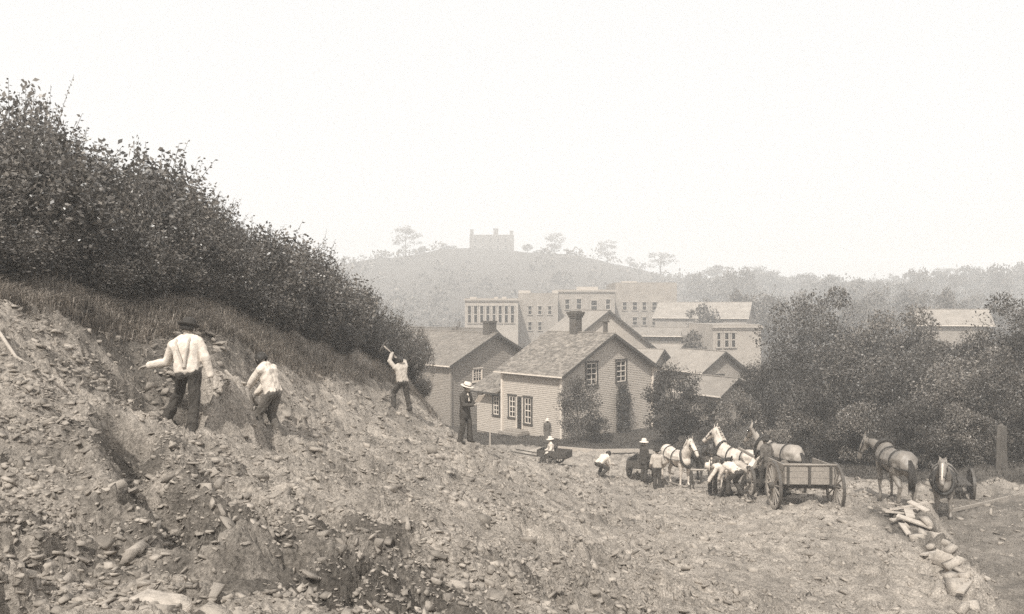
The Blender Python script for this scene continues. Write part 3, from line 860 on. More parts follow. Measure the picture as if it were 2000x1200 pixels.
def window(parent, org, ax, out, s0, s1, z0, z1, cols=2, rows=4, casing='trim_dark', sash='trim_white', cw=.11, label=None):
    """sash window: casing > panes; org on wall plane"""
    org, ax, out = Vector(org), Vector(ax), Vector(out); up = Vector((0, 0, 1))
    def P(s, z, o=0): return org + ax * s + up * z + out * o
    c = MB()
    for s in (s0 - cw / 2, s1 + cw / 2): c.bar(P(s, z0 - .02, .02), P(s, z1 + .02, .02), cw, .1, out)
    c.bar(P(s0 - cw - .04, z1 + cw / 2 + .021, .03), P(s1 + cw + .04, z1 + cw / 2 + .021, .03), .13, cw, up)
    c.bar(P(s0 - cw - .04, z0 - .051, .05), P(s1 + cw + .04, z0 - .051, .05), .16, .06, up)
    w = c.build('window', M[casing], parent)
    if label: w['label'] = label
    f = MB(); t = .06
    for s in (s0 + t / 2, s1 - t / 2): f.bar(P(s, z0, .018), P(s, z1, .018), t, .04, out)
    zm = (z0 + z1) / 2
    for z in (z0 + t / 2, zm, z1 - t / 2): f.bar(P(s0 + t, z, .017), P(s1 - t, z, .017), .038, t, up)
    for k in range(1, cols + 1):
        pass
    dx = (s1 - s0 - 2 * t) / cols
    for k in range(1, cols): f.bar(P(s0 + t + dx * k, z0 + t, .016), P(s0 + t + dx * k, z1 - t, .016), .05, .03, out)
    dzr = (z1 - z0) / rows
    for k in range(1, rows):
        if abs(z0 + dzr * k - zm) > .05: f.bar(P(s0 + t, z0 + dzr * k, .015), P(s1 - t, z0 + dzr * k, .015), .028, .05, up)
    f.build('sash', M[sash], w)
    for i in range(cols):
        for j in range(rows):
            g = MB(); a = s0 + t + dx * i; zz = z0 + dzr * j
            g.add([P(a, zz, -.006), P(a + dx, zz, -.006), P(a + dx, zz + dzr, -.006), P(a, zz + dzr, -.006)], [(0, 1, 2, 3)])
            g.build('pane', M['glass'], w)
    return w

def roof_plane(parent, a, b, c, d, m, th=.1, seed=0, course=.16, sw=.2, shingles=True, name='roof'):
    """slab a-b along eave, d-c along ridge, with shingle courses on top"""
    a, b, c, d = map(Vector, (a, b, c, d)); n = (b - a).cross(d - a).normalized()
    if n.z < 0: n = -n
    s = MB(); lo = [p - n * th for p in (a, b, c, d)]
    s.add([a, b, c, d] + lo, [(0, 1, 2, 3), (7, 6, 5, 4), (0, 4, 5, 1), (1, 5, 6, 2), (2, 6, 7, 3), (3, 7, 4, 0)])
    r = s.build(name, m, parent)
    if shingles:
        q = MB(); rsd = random.Random(seed); L = (d - a).length; wd = (b - a).length; k = int(L / course); ax = (b - a) / wd; ay = (d - a) / L
        for i in range(k):
            x0 = -rsd.uniform(0, sw)
            while x0 < wd:
                w = sw * rsd.uniform(.6, 1.3); p0 = max(0, x0); p1 = min(wd, x0 + w - .008)
                if p1 - p0 > .02:
                    y0 = i * course - rsd.uniform(0, .015); y1 = min(L, (i + 1) * course + .04); e = rsd.uniform(.018, .034)
                    o = a + ax * p0 + ay * y0
                    v = [o + n * e, o + ax * (p1 - p0) + n * e, o + ax * (p1 - p0) + ay * (y1 - y0) + n * .004, o + ay * (y1 - y0) + n * .004, o + n * .001, o + ax * (p1 - p0) + n * .001]
                    q.add(v, [(0, 1, 2, 3), (4, 5, 1, 0), (0, 3, 4), (1, 5, 2)])
                x0 += w
        q.build('shingles', m, r, kind='stuff')
    return r

def gable_house(label, origin, rz, W, D, eave, ridge, wall_m, roof_m, siding=True, wins_g=(), wins_s=(), oh=.38, name='house', group=None, rake='trim_dark', eave_trim='trim_white', sink=1.5, shing=True):
    h = empty(name, origin, rz, label, 'house', group)
    hw = W / 2; t = .09
    body = MB()
    prof = [(t, -sink), (W, -sink), (W, eave), (hw, ridge - .06), (t, eave)]
    v = [(x, t, z) for x, z in prof] + [(x, D, z) for x, z in prof]
    body.add(v, [(4, 3, 2, 1, 0), (5, 6, 7, 8, 9)] + [(i, (i + 1) % 5, 5 + (i + 1) % 5, 5 + i) for i in range(5)])
    wl = body.build('wall', wall_m, h)
    if siding:
        s = MB()
        def bg_(z):
            if z <= eave: return (0, W)
            k = (z - eave) / (ridge - eave); return (hw * k, W - hw * k)
        clap(s, (0, t - .02, 0), (1, 0, 0), (0, -1, 0), -.3, ridge - .1, bg_, [(a, b, c, d) for a, b, c, d in wins_g])
        clap(s, (t - .02, 0, 0), (0, 1, 0), (-1, 0, 0), -.3, eave, lambda z: (0, D), [(a, b, c, d) for a, b, c, d in wins_s])
        s.build('clapboards', wall_m, h, kind='stuff')
        for (x, y) in ((.03, .03), (W - .02, .03), (.03, D - .03)):
            MB().box((x, y, eave / 2 - .15), (.17, .17, eave + .29)).build('corner_board', M['trim_white'] if wall_m is M['siding_pale'] else wall_m, h)
    sl = (ridge - eave) / hw
    ez = eave - sl * oh
    roof_plane(h, (-oh, -oh, ez + .08), (-oh, D + oh, ez + .08), (hw, D + oh, ridge + .08), (hw, -oh, ridge + .08), roof_m, seed=1, shingles=shing)
    roof_plane(h, (W + oh, D + oh, ez + .08), (W + oh, -oh, ez + .08), (hw, -oh, ridge + .08), (hw, D + oh, ridge + .08), roof_m, seed=2, shingles=shing)
    for s_ in (0, 1):
        x0 = -oh if s_ == 0 else W + oh
        MB().bar((x0, -oh - .02, ez - .02), (hw, -oh - .02, ridge - .02), .05, .2, (0, 0, 1)).build('bargeboard', M[rake], h)
    MB().bar((-oh - .02, -oh - .02, ez + .03), (-oh - .02, D + oh, ez + .03), .05, .09).build('eave_trim', M[eave_trim], h)
    MB().bar((hw, -oh - .03, ridge + .12), (hw, D + oh, ridge + .12), .16, .04).build('ridge_cap', M['roof_pale'], h)
    return h

RZ = math.atan2(.697, .717)
HB = ZC - 8.4
hc = Vector((97 / F * 48, 48, HB))
WG = [(2.45, 3.5, 3.28, 4.72), (5.6, 6.65, 3.28, 4.72)]
WS = [(2.72, 3.32, .72, 2.4), (3.5, 4.0, .3, 2.4), (4.2, 4.8, 1.0, 2.4)]
main = gable_house('pale clapboard gabled house with two upper sash windows and a corbelled chimney', hc, RZ, 9.8, 5.5, 4.15, 6.55, M['siding_pale'], M['shingle'], wins_g=WG, wins_s=WS)
for w in WG: window(main, (0, .07, 0), (1, 0, 0), (0, -1, 0), *w, cols=2, rows=4)
for i, w in enumerate(WS):
    if i == 1: continue
    window(main, (.07, 0, 0), (0, 1, 0), (-1, 0, 0), *w, cols=2, rows=4)
dr = MB().box((.04, 3.75, 1.35), (.06, .48, 2.08)).build('door', M['dark_open'], main)
MB().box((-.02, 3.93, 1.3), (.07, .05, .05)).build('handle', M['iron'], dr)
MB().box((-.02, 3.47, 1.35), (.1, .07, 2.1)).box((-.02, 4.03, 1.35), (.1, .07, 2.1)).build('door_frame', M['trim_white'], dr)
MB().box((-.55, 3.75, .08), (1.1, 1.8, .16)).box((-.35, 3.75, .21), (.7, 1.6, .1)).build('step', M['wood_grey'], main)
ch = MB().box((4.9, 3.1, 6.9), (.62, .62, 1.7)).box((4.9, 3.1, 7.72), (.74, .74, .14)).box((4.9, 3.1, 7.86), (.86, .86, .14)).box((4.9, 3.1, 8.0), (.95, .95, .14)).box((4.9, 3.1, 8.09), (.6, .6, .08))
ch.build('chimney', M['brick_dark'], main)
MB().tube([(5.05, .55, 6.3), (5.05, .55, 7.35)], .16, 10).box((5.05, .55, 7.4), (.42, .42, .08)).build('stove_pipe', M['brick_dark'], main)
# boxed cornice return at the far gable corner
MB().add([(9.8, -.06, 3.75), (10.35, -.06, 3.75), (10.1, -.06, 4.12), (9.8, -.06, 4.3), (9.8, -.3, 3.75), (10.35, -.3, 3.75), (10.1, -.3, 4.12), (9.8, -.3, 4.3)],
         [(4, 5, 6, 7), (3, 2, 1, 0), (0, 1, 5, 4), (1, 2, 6, 5), (2, 3, 7, 6), (3, 0, 4, 7)]).build('cornice_return', M['trim_white'], main)
# one-storey wing continuing the side wall
wg = MB()
wg.box((1.9, 6.86, .55), (3.6, 2.5, 4.1)); wg.build('wing_wall', M['siding_pale'], main)
s = MB(); clap(s, (.08, 5.55, 0), (0, 1, 0), (-1, 0, 0), -.3, 2.55, lambda z: (0, 2.55), [(.25, .8, 1.0, 2.25)]); s.build('clapboards', M['siding_pale'], main, kind='stuff')
window(main, (.06, 5.55, 0), (0, 1, 0), (-1, 0, 0), .25, .8, 1.0, 2.25, cols=2, rows=4)
roof_plane(main, (-.5, 5.62, 2.55), (-.5, 8.5, 2.55), (2.6, 8.5, 4.0), (2.6, 5.62, 4.0), M['shingle'], seed=5)
MB().bar((-.53, 5.62, 2.5), (-.53, 8.5, 2.5), .05, .12).build('eave_trim', M['trim_dark'], main)
# climbing vine on a trellis against the gable
tr = empty('climbing_vine', main.matrix_basis @ Vector((0, 0, 0)) if False else hc + Matrix.Rotation(RZ, 3, 'Z') @ Vector((6.0, -.12, -.1)), RZ, 'dense dark vine climbing the gable wall under an upper window', 'vine')
rng = np.random.default_rng(9)
n = 5200
q = np.stack([rng.uniform(-.62, .62, n), -rng.gamma(2, .09, n), rng.uniform(0, 2.6, n)], -1)
q2 = np.stack([rng.normal(0, .26, 900), -rng.gamma(2, .06, 900), rng.uniform(2.5, 3.2, 900)], -1)
q = np.concatenate([q, q2]); q[:, 0] *= (1 + .12 * np.sin(q[:, 2] * 4))
V, Fq = leaf_quads(q, rng.normal(size=q.shape) + np.array([0, -.4, -.5]), rng.uniform(.07, .13, len(q)), rng, .7, .1)
link('foliage', mesh_np('foliage', V, Fq, m=M['tree_leaf']), tr)
tl = MB()
for x in (-.6, -.2, .2, .6): tl.bar((x, -.02, -.3), (x, -.02, 2.6), .03, .03)
for z in (.4, 1.2, 2.0, 2.58): tl.bar((-.6, -.045, z), (.6, -.045, z), .03, .02)
tl.build('trellis', M['wood_dark'], tr)

# dark clapboard neighbour
h2 = Vector(((880 - 1000) / F * 56, 56, ZC - 8.6))
dk = gable_house('weathered dark clapboard house with a single small upper window', h2, RZ, 8.8, 9.0, 4.4, 6.52, M['siding_dark'], M['roof_mid'], wins_g=[(2.25, 3.1, 2.95, 3.9)], rake='trim_dark')
window(dk, (0, .07, 0), (1, 0, 0), (0, -1, 0), 2.25, 3.1, 2.95, 3.9, cols=3, rows=3, casing='trim_white', cw=.07)
MB().box((4.4, .55, 6.85), (.8, .7, 1.1)).box((4.4, .55, 7.45), (.92, .82, .14)).build('chimney', M['brick_dark'], dk)

# long dark shed behind it
def simple_gable(label, px, py_peak, Y, W, D, eave_h, rise, rz, wm, rm, name='shed', base=None, holes=()):
    p = at(px, py_peak, Y)
    b = ZC - 9.0 if base is None else base
    ridge = p.z - b - .1; eave = ridge - rise
    R = Matrix.Rotation(rz, 3, 'Z')
    o = Vector((p.x, p.y, b)) - R @ Vector((W / 2, 0, 0))
    h = gable_house(label, o, rz, W, D, eave, ridge, wm, rm, siding=False, name=name, sink=1.0, shing=False)
    for (s0, s1, z0, z1, face) in holes:
        if face == 'g': window(h, (0, .02, eave), (1, 0, 0), (0, -1, 0), s0, s1, z0, z1, 1, 2, sash='trim_white')
        else: window(h, (.02, 0, eave), (0, 1, 0), (-1, 0, 0), s0, s1, z0, z1, 1, 2)
    return h
simple_gable('long dark roofed shed behind the weathered dark house', 960, 641, 72, 5, 12, 4, 1.3, math.radians(62), M['wall_c'], M['wall_c'])
simple_gable('large pale gabled barn rising behind the two-window house', 1188, 606, 78, 13, 12, 4, 5.0, math.radians(12), M['wall_a'], M['roof_pale'], 'barn', holes=((5.2, 6.0, -1.2, .2, 'g'), (7.4, 8.2, -1.2, .2, 'g')))
simple_gable('low shed with a pale flat-pitched roof beside the gabled house', 1290, 682, 70, 6.5, 8, 3, 1.6, math.radians(60), M['wall_a'], M['roof_pale'])
simple_gable('pale shed with its gable toward the small rounded tree', 1330, 672, 82, 7, 7, 3, 1.9, math.radians(50), M['wall_a'], M['roof_pale'])
simple_gable('small gabled shed with a pale wall beside the shrubs', 1412, 686, 66, 4.6, 5, 3, 1.5, math.radians(28), M['wall_b'], M['roof_pale'], holes=((1.6, 2.3, -1.7, -.5, 'g'),))
simple_gable('low outhouse with a dark lean roof under the small gabled shed', 1436, 738, 57, 3.4, 4, 2, 1.0, math.radians(35), M['wall_b'], M['roof_mid'])
simple_gable('dark-walled shed in front of the square corniced block', 1350, 640, 100, 6, 9, 3, .9, math.radians(70), M['wall_c'], M['roof_mid'])
simple_gable('pale roofed barn showing over the treetops of the grove', 1925, 604, 88, 5.5, 7, 3, 1.6, math.radians(68), M['wall_b'], M['roof_pale'], 'barn')
simple_gable('long hazy hall with a pale roof behind the corniced block', 1465, 590, 135, 9, 16, 4, 2.6, math.radians(66), M['wall_b'], M['roof_pale'], 'hall')

def block(label, px0, px1, top, Y, D, wm, wins, parapets=(), base=None, rz=0.0, name='commercial_building', cornice=True):
    a = at(px0, top, Y); b = at(px1, top, Y); W = b.x - a.x
    zb = ZC - 9.0 if base is None else base; H = a.z - zb
    h = empty(name, (a.x, Y, zb), rz, label, 'building')
    MB().box((W / 2, D / 2, H / 2 - .5), (W, D, H + 1.0)).build('wall', wm, h)
    MB().box((W / 2, D / 2, H + .06), (W - .1, D - .1, .1)).build('roof', M['roof_pale'], h)
    if cornice:
        c = MB().box((W / 2, -.12, H - .15), (W + .3, .42, .3)).box((W / 2, -.06, H - .42), (W + .12, .22, .2)); c.build('cornice', M['wall_a'], h)
    for (s0, s1, z0, z1) in wins:
        s0, s1 = s0 * W, s1 * W; z0, z1 = H - z1, H - z0
        f = MB(); t = .16
        for s in (s0 - t / 2, s1 + t / 2): f.bar((s, -.05, z0), (s, -.05, z1), t, .14, (0, -1, 0))
        f.bar((s0 - t - .05, -.07, z1 + .1), (s1 + t + .05, -.07, z1 + .1), .2, .2); f.bar((s0 - t - .05, -.07, z0 - .08), (s1 + t + .05, -.07, z0 - .08), .24, .15)
        w = f.build('window', M['wall_a'], h)
        MB().box(((s0 + s1) / 2, -.012, (z0 + z1) / 2), (s1 - s0, .02, z1 - z0)).build('pane', M['glass'], w)
        MB().box(((s0 + s1) / 2, -.035, (z0 + z1) / 2), (s1 - s0, .03, .07)).build('sash', M['trim_white'], w)
    for (s0, s1, ph) in parapets:
        MB().box(((s0 + s1) / 2 * W, .2, H + ph / 2 + .02), ((s1 - s0) * W, .5, ph)).build('parapet', M['siding_pale'], h)
    return h
block('pale two-storey block with a row of tall narrow windows', 908, 1012, 584, 128, 10, M['wall_a'], [(.06 + i * .115, .06 + i * .115 + .055, 1.2, 4.0) for i in range(8)], [(.1, .22, .3), (.55, .62, .3), (.7, .78, .35)])
block('plain hazy block with a stepped parapet next to the tall-windowed block', 1012.6, 1090, 574, 134, 12, M['wall_b'], [(.25, .33, 2.2, 3.6), (.5, .58, 2.2, 3.6), (.75, .83, 2.2, 3.6), (.25, .33, 5, 6.4), (.5, .58, 5, 6.4)], [(.0, .3, .55), (.85, 1, .6)], cornice=False)
block('hazy block with two dark upper windows beyond the corbelled chimney', 1091, 1201, 567, 138, 12, M['wall_b'], [(.32, .4, 1.6, 3.4), (.58, .68, 1.9, 3.8), (.12, .19, 1.7, 3.4), (.84, .91, 1.7, 3.4), (.12, .2, 4.6, 6.2), (.32, .4, 4.6, 6.2), (.84, .91, 4.6, 6.2)], [(.32, .7, .6)])
block('tallest hazy block of the row with small square windows', 1202, 1322, 553, 142, 14, M['wall_b'], [(.28, .35, 3.6, 5.0), (.6, .67, 3.6, 5.0), (.8, .86, 3.6, 5.0), (.44, .5, 3.6, 5.0), (.12, .18, 3.6, 5.0), (.28, .35, 6.4, 7.8), (.44, .5, 6.4, 7.8), (.6, .67, 6.4, 7.8)], [(.1, .35, .3)], cornice=False)
block('square pale block with a bracketed cornice and three narrow windows', 1393, 1492, 636, 92, 8, M['wall_a'], [(.08, .14, .9, 2.6), (.24, .31, .9, 2.6), (.38, .45, .9, 2.6)], [], rz=math.radians(8))
# mansion on the hilltop
hz = gz((960 - 1000) / F * 428, 428)
mb_ = block('big hazy hilltop building with corner chimneys', 917, 1004, 459, 428, 14, M['wall_c'], [(.1 + .17 * i, .16 + .17 * i, 2 + 4.2 * j, 4.2 + 4.2 * j) for i in range(5) for j in range(2)], [], base=hz - 2, name='hilltop_building', cornice=False)
Hm = at(917, 459, 428).z - hz + 2
for (x, w, hh) in ((1.2, 1.8, 3.0), (14.8, 2.6, 3.4), (23.6, 1.8, 2.2)):
    MB().box((x, 3, Hm + hh / 2), (w, w, hh)).box((x, 3, Hm + hh + .15), (w * 1.2, w * 1.2, .3)).build('chimney', M['wall_c'], mb_)

# ------------------------------------------------------------------ bodies
def capsule(mb, a, b, r0, r1, n=10):
    a, b = Vector(a), Vector(b); d = b - a; L = d.length
    if L < 1e-5: d = Vector((0, 0, 1)); b = a + d * 1e-3; L = 1e-3
    d.normalize(); ref = d.orthogonal().normalized(); t = d.cross(ref)
    rings = []
    for k in (-80, -50, -20): rings.append((a + d * r0 * math.sin(math.radians(k)), r0 * math.cos(math.radians(k))))
    for k in (20, 50, 80): rings.append((b + d * r1 * math.sin(math.radians(k)), r1 * math.cos(math.radians(k))))
    b0 = len(mb.v)
    for c, r in rings:
        for k in range(n):
            an = 2 * PI * k / n; mb.v.append(tuple(c + (ref * math.cos(an) + t * math.sin(an)) * r))
    for i in range(len(rings) - 1):
        for k in range(n):
            k2 = (k + 1) % n; mb.f.append((b0 + i * n + k, b0 + i * n + k2, b0 + (i + 1) * n + k2, b0 + (i + 1) * n + k))
    mb.f.append(tuple(b0 + k for k in reversed(range(n)))); e = b0 + (len(rings) - 1) * n
    mb.f.append(tuple(e + k for k in range(n)))

def fuse(name, caps, voxel, m, smooth=4, wrinkle=0.0, wscale=9.0):
    mb = MB()
    for c in caps: capsule(mb, *c)
    me = bpy.data.meshes.new('tmp'); me.from_pydata(mb.v, [], mb.f); me.update()
    o = bpy.data.objects.new('tmp', me); C.objects.link(o)
    rm = o.modifiers.new('r', 'REMESH'); rm.mode = 'VOXEL'; rm.voxel_size = voxel; rm.use_smooth_shade = True
    sm = o.modifiers.new('s', 'SMOOTH'); sm.iterations = smooth; sm.factor = .5
    dg = bpy.context.evaluated_depsgraph_get(); dg.update()
    res = bpy.data.meshes.new_from_object(o.evaluated_get(dg))
    bpy.data.objects.remove(o); bpy.data.meshes.remove(me)
    res.name = name; res.materials.clear(); res.materials.append(m)
    if wrinkle:
        n = len(res.vertices); co = np.empty(n * 3, np.float32); no = np.empty(n * 3, np.float32)
        res.vertices.foreach_get('co', co); res.vertices.foreach_get('normal', no); co = co.reshape(-1, 3); no = no.reshape(-1, 3)
        s = wscale
        q = gnoise(co[:, 0] * s * 1.3 + co[:, 1] * s * .7, co[:, 2] * s * .9 + co[:, 1] * s * .8, 5) + .6 * gnoise(co[:, 0] * s * 2.3 - co[:, 2] * s, co[:, 1] * s * 2 + co[:, 2] * s * 1.4, 6)
        co = co + no * (q * wrinkle)[:, None]
        res.vertices.foreach_set('co', co.ravel())
    res.polygons.foreach_set('use_smooth', np.ones(len(res.polygons), dtype=bool))
    res.update()
    return res

def ik(a, tgt, l1, l2, hint):
    a, tgt, hint = Vector(a), Vector(tgt), Vector(hint)
    d = tgt - a; L = min(d.length, (l1 + l2) * .995); L = max(L, abs(l1 - l2) + .01); d.normalize()
    x = (l1 * l1 - l2 * l2 + L * L) / (2 * L); h = math.sqrt(max(0, l1 * l1 - x * x))
    p = hint - d * hint.dot(d)
    if p.length < 1e-4: p = d.orthogonal()
    p.normalize()
    return a + d * x + p * h, a + d * L

HATS = {
 'bowler': ([(.0, .125), (.06, .115), (.098, .08), (.106, .03), (.107, 0), (.135, -.005), (.158, .012), (.16, .004), (.137, -.018), (.1, -.015)], 'felt'),
 'straw': ([(.0, .1), (.095, .098), (.1, .09), (.103, 0), (.165, -.006), (.185, -.006), (.185, -.016), (.1, -.015)], 'straw'),
 'slouch': ([(.0, .1), (.05, .125), (.09, .1), (.103, .03), (.106, 0), (.16, -.012), (.19, -.03), (.185, -.04), (.1, -.014)], 'felt'),
 'pale_slouch': ([(.0, .1), (.05, .125), (.09, .1), (.103, .03), (.106, 0), (.16, -.012), (.19, -.03), (.185, -.04), (.1, -.014)], 'straw'),
 'hair': ([(.0, .098), (.05, .09), (.09, .06), (.108, .0), (.106, -.06), (.09, -.09), (.08, -.08)], 'hair'),
}
eye_me = None
def person(label, loc, heading, pelvis=(0, 0, .94), spine=(0, .05, 1), head=None, footL=(-.1, 0, 0), footR=(.1, 0, 0), handL=(-.25, .05, .8), handR=(.25, .05, .8),
           elL=(-.4, -1, -.2), elR=(.4, -1, -.2), kneeL=(0, 1, 0), kneeR=(0, 1, 0), top='shirt', bottom='cloth_dark', hat='bowler', coat=False, skirt=False, voxel=.012, twist=0.0, braces=False, s=1.0, toe=(0, 1, 0), face=None, vest=None):
    global eye_me
    pv = Vector(pelvis); sp = Vector(spine).normalized()
    rt = Vector((math.cos(twist), math.sin(twist), 0)); rt = (rt - sp * rt.dot(sp)).normalized(); fw = sp.cross(rt) * -1
    fw = rt.cross(sp) * -1 if False else sp.cross(rt)       # forward = up x right
    if fw.y < 0 and abs(sp.z) > .3: fw = -fw
    hip_r = Vector((1, 0, 0))
    nb = pv + sp * .5
    hd = Vector(head).normalized() if head else (sp + Vector((0, 0, .5))).normalized()
    shL, shR = pv + sp * .455 - rt * .188, pv + sp * .455 + rt * .188
    hL, hR = pv - hip_r * .09, pv + hip_r * .09
    aL, aR = Vector(footL) + Vector((0, 0, .085)), Vector(footR) + Vector((0, 0, .085))
    kL, aL = ik(hL, aL, .43, .425, kneeL); kR, aR = ik(hR, aR, .43, .425, kneeR)
    eL, wL = ik(shL, handL, .29, .26, elL); eR, wR = ik(shR, handR, .29, .26, elR)
    T = Vector(toe).normalized()
    hc_ = nb + hd * .178
    fwd = Vector(face).normalized() if face else (fw + Vector((0, 0, 0))).normalized()
    fwd = (fwd - hd * fwd.dot(hd)).normalized(); sd = fwd.cross(hd).normalized()
    def torso(g, lo=0.0):
        q = []
        for s_ in (-1, 1):
            q += [(pv + hip_r * .07 * s_ + sp * lo, pv + rt * .06 * s_ + sp * .2, .105 + g, .10 + g), (pv + rt * .06 * s_ + sp * .2, pv + rt * .085 * s_ + sp * .37, .10 + g, .115 + g)]
        q += [(shL + rt * .02 - sp * .015, shR - rt * .02 - sp * .015, .062 + g, .062 + g), (pv + sp * .4, nb, .09 + g, .06 + g * .6), (pv + sp * (lo + .0), pv + sp * .38, .1 + g, .11 + g)]
        q += [(shL - sp * .0, nb + sp * .03 - rt * .035, .055 + g, .045 + g), (shR - sp * .0, nb + sp * .03 + rt * .035, .055 + g, .045 + g)]
        return q
    def arm(g, upto=1.0):
        q = []
        for a, e, w in ((shL, eL, wL), (shR, eR, wR)):
            q += [(a, e, .052 + g, .042 + g), (e, e.lerp(w, upto), .04 + g, .031 + g * 1.1)]
        return q
    def legs(g, hem=0.0, upto=1.0):
        q = []
        for h_, k, a in ((hL, kL, aL), (hR, kR, aR)):
            q += [(h_, k, .088 + g, .058 + g), (k, k.lerp(a, upto), .054 + g, .04 + g + hem)]
        return q
    def feet(g):
        q = []
        for a in (aL, aR):
            q += [(a + Vector((0, 0, -.03)) - T * .04, a + Vector((0, 0, -.045)) + T * .14, .042 + g, .034 + g)]
        return q
    def hands():
        q = []
        for e, w, sg in ((eL, wL, -1), (eR, wR, 1)):
            d = (w - e).normalized(); u = d.cross(Vector((0, 0, 1)));
            if u.length < .2: u = Vector((1, 0, 0))
            u.normalize(); dn = d.cross(u).normalized()
            if dn.z > 0: dn = -dn
            for o_ in (-.028, 0, .026): q.append((w + u * o_ * .6, w + d * .085 + u * o_, .02, .018))
            for i, o_ in enumerate((-.034, -.012, .011, .032)):
                ln = (.034, .042, .04, .03)[i]; k0 = w + d * .092 + u * o_; k1 = k0 + d * ln + dn * .012; k2 = k1 + d * ln * .5 + dn * ln * .8
                q += [(k0, k1, .0115, .0105), (k1, k2, .0105, .009)]
            t0 = w + d * .03 + u * .028 * -sg; q += [(t0, t0 + d * .04 - u * .03 * sg + dn * .01, .014, .012), (t0 + d * .04 - u * .03 * sg + dn * .01, t0 + d * .07 - u * .026 * sg + dn * .03, .012, .01)]
        return q
    headc = [(hc_ + hd * .02 - fwd * .012, hc_ + hd * .02 + fwd * .022, .092, .09), (hc_ + fwd * .035, hc_ - hd * .075 + fwd * .05, .07, .048), (hc_ - hd * .02 + fwd * .1, hc_ - hd * .038 + fwd * .112, .012, .016),
             (hc_ + hd * .022 + sd * .03 + fwd * .09, hc_ + hd * .022 - sd * .03 + fwd * .09, .014, .014), (hc_ - hd * .085 + fwd * .075, hc_ - hd * .09 + fwd * .082, .022, .02),
             (hc_ + sd * .092, hc_ + sd * .094 - hd * .03, .016, .012), (hc_ - sd * .092, hc_ - sd * .094 - hd * .03, .016, .012), (nb - sp * .06, nb + hd * .1, .055, .055)]
    body_c = torso(-.012) + arm(-.006) + legs(-.004) + feet(-.006) + hands() + headc
    body = link('person', fuse('person', body_c, voxel, M['skin'], 2))
    body.location = loc; body.rotation_euler = (0, 0, heading); body.scale = (s, s, s)
    tag(body, label, 'person')
    if skirt:
        sk = MB(); prof = [(.12, .62 * 0 + .0), (.16, -.1), (.24, -.45), (.34, -.9), (.335, -.92), (.2, -.9)]
        b0 = len(sk.v); n_ = 28
        for r_, z_ in prof:
            for k in range(n_):
                a = 2 * PI * k / n_; rr_ = r_ * (1 + .09 * math.sin(k * 2 * PI / n_ * 7) * min(1, -z_ * 1.3))
                sk.v.append((pv.x + rr_ * math.cos(a), pv.y + rr_ * .85 * math.sin(a), pv.z + .1 + z_))
        for i in range(len(prof) - 1):
            for k in range(n_): sk.f.append((i * n_ + k, i * n_ + (k + 1) % n_, (i + 1) * n_ + (k + 1) % n_, (i + 1) * n_ + k))
        sk.build('skirt', M[bottom], body, True)
    else:
        tc = [(pv + hip_r * .07 * q, pv + hip_r * .06 * q + sp * .13, .125, .115) for q in (-1, 1)] + legs(.026, .022, .97)
        link('trousers', fuse('trousers', tc, voxel, M[bottom], 3, .018, 8), body)
    link('shoe', fuse('shoe', feet(.006), voxel, M['leather'], 2), body, kind='stuff') if False else None
    for q in (0, 1):
        link('shoe', fuse('shoe', feet(.007)[q:q + 1], voxel, M['leather'], 2), body)
    if coat:
        cc = torso(.022, -.06) + arm(.02, .97) + [(pv + hip_r * .07 * q - sp * .12, pv + hip_r * .06 * q, .135, .12) for q in (-1, 1)]
        link('coat', fuse('coat', cc, voxel, M[top], 3, .01, 8), body)
        link('collar', fuse('collar', [(nb - sp * .035 - rt * .02, nb - sp * .035 + rt * .02, .064, .064), (nb - sp * .2 + fw * .118, nb - sp * .03 + fw * .06, .03, .045)], voxel, M['shirt'], 2), body)
    else:
        link('shirt', fuse('shirt', torso(.03, .05) + arm(.03, .95), voxel, M[top], 4, .014, 6), body)
        if braces:
            bb = MB()
            for q in (-1, 1):
                bb.tube([pv + sp * .06 - fw * .148 + rt * q * .01, pv + sp * .2 - fw * .15 + rt * q * .035, pv + sp * .34 - fw * .155 + rt * q * .075, pv + sp * .45 - fw * .125 + rt * q * .095, pv + sp * .535 - fw * .03 + rt * q * .1], .019, 6)
            bb.build('braces', M['shirt_grey'], body)
        if vest: link('vest', fuse('vest', [c for c in torso(.042, .08)][:4], voxel, M[vest], 3, .006, 9), body)
    prof, hm = HATS[hat]
    mt = Matrix((sd, fwd, hd)).transposed().to_4x4(); mt.translation = hc_ + hd * (.055 if hat != 'hair' else .02) - fwd * (.005 if hat != 'hair' else .02)
    sx = Matrix.Diagonal((.98, 1.1, 1, 1))
    hb = MB().lathe(prof, mt @ sx, 22)
    link('hair' if hat == 'hair' else 'hat', hb.mesh('hat', M[hm], True), body)
    if hat in ('bowler', 'straw'):
        MB().lathe([(.1075, .004), (.1085, .03), (.106, .031), (.105, .003)], mt @ sx, 22).build('hat_band', M['felt'], body, True)
    if hat != 'hair':
        MB().lathe([(.096, .0), (.1, -.03), (.094, -.075), (.07, -.1), (.06, -.08)], mt @ Matrix.Translation((0, -.02, 0)) @ Matrix.Diagonal((1, .9, 1, 1)), 16).build('hair', M['hair'], body, True)
    if eye_me is None:
        V, Fc = lump(3, 1, 1.0); eye_me = mesh_np('eye', V * .009, None, Fc, True, M['hair'])
    for q in (-1, 1):
        e = link('eye', eye_me, body); e.location = hc_ + sd * .033 * q + fwd * .098 + hd * .004
    return body

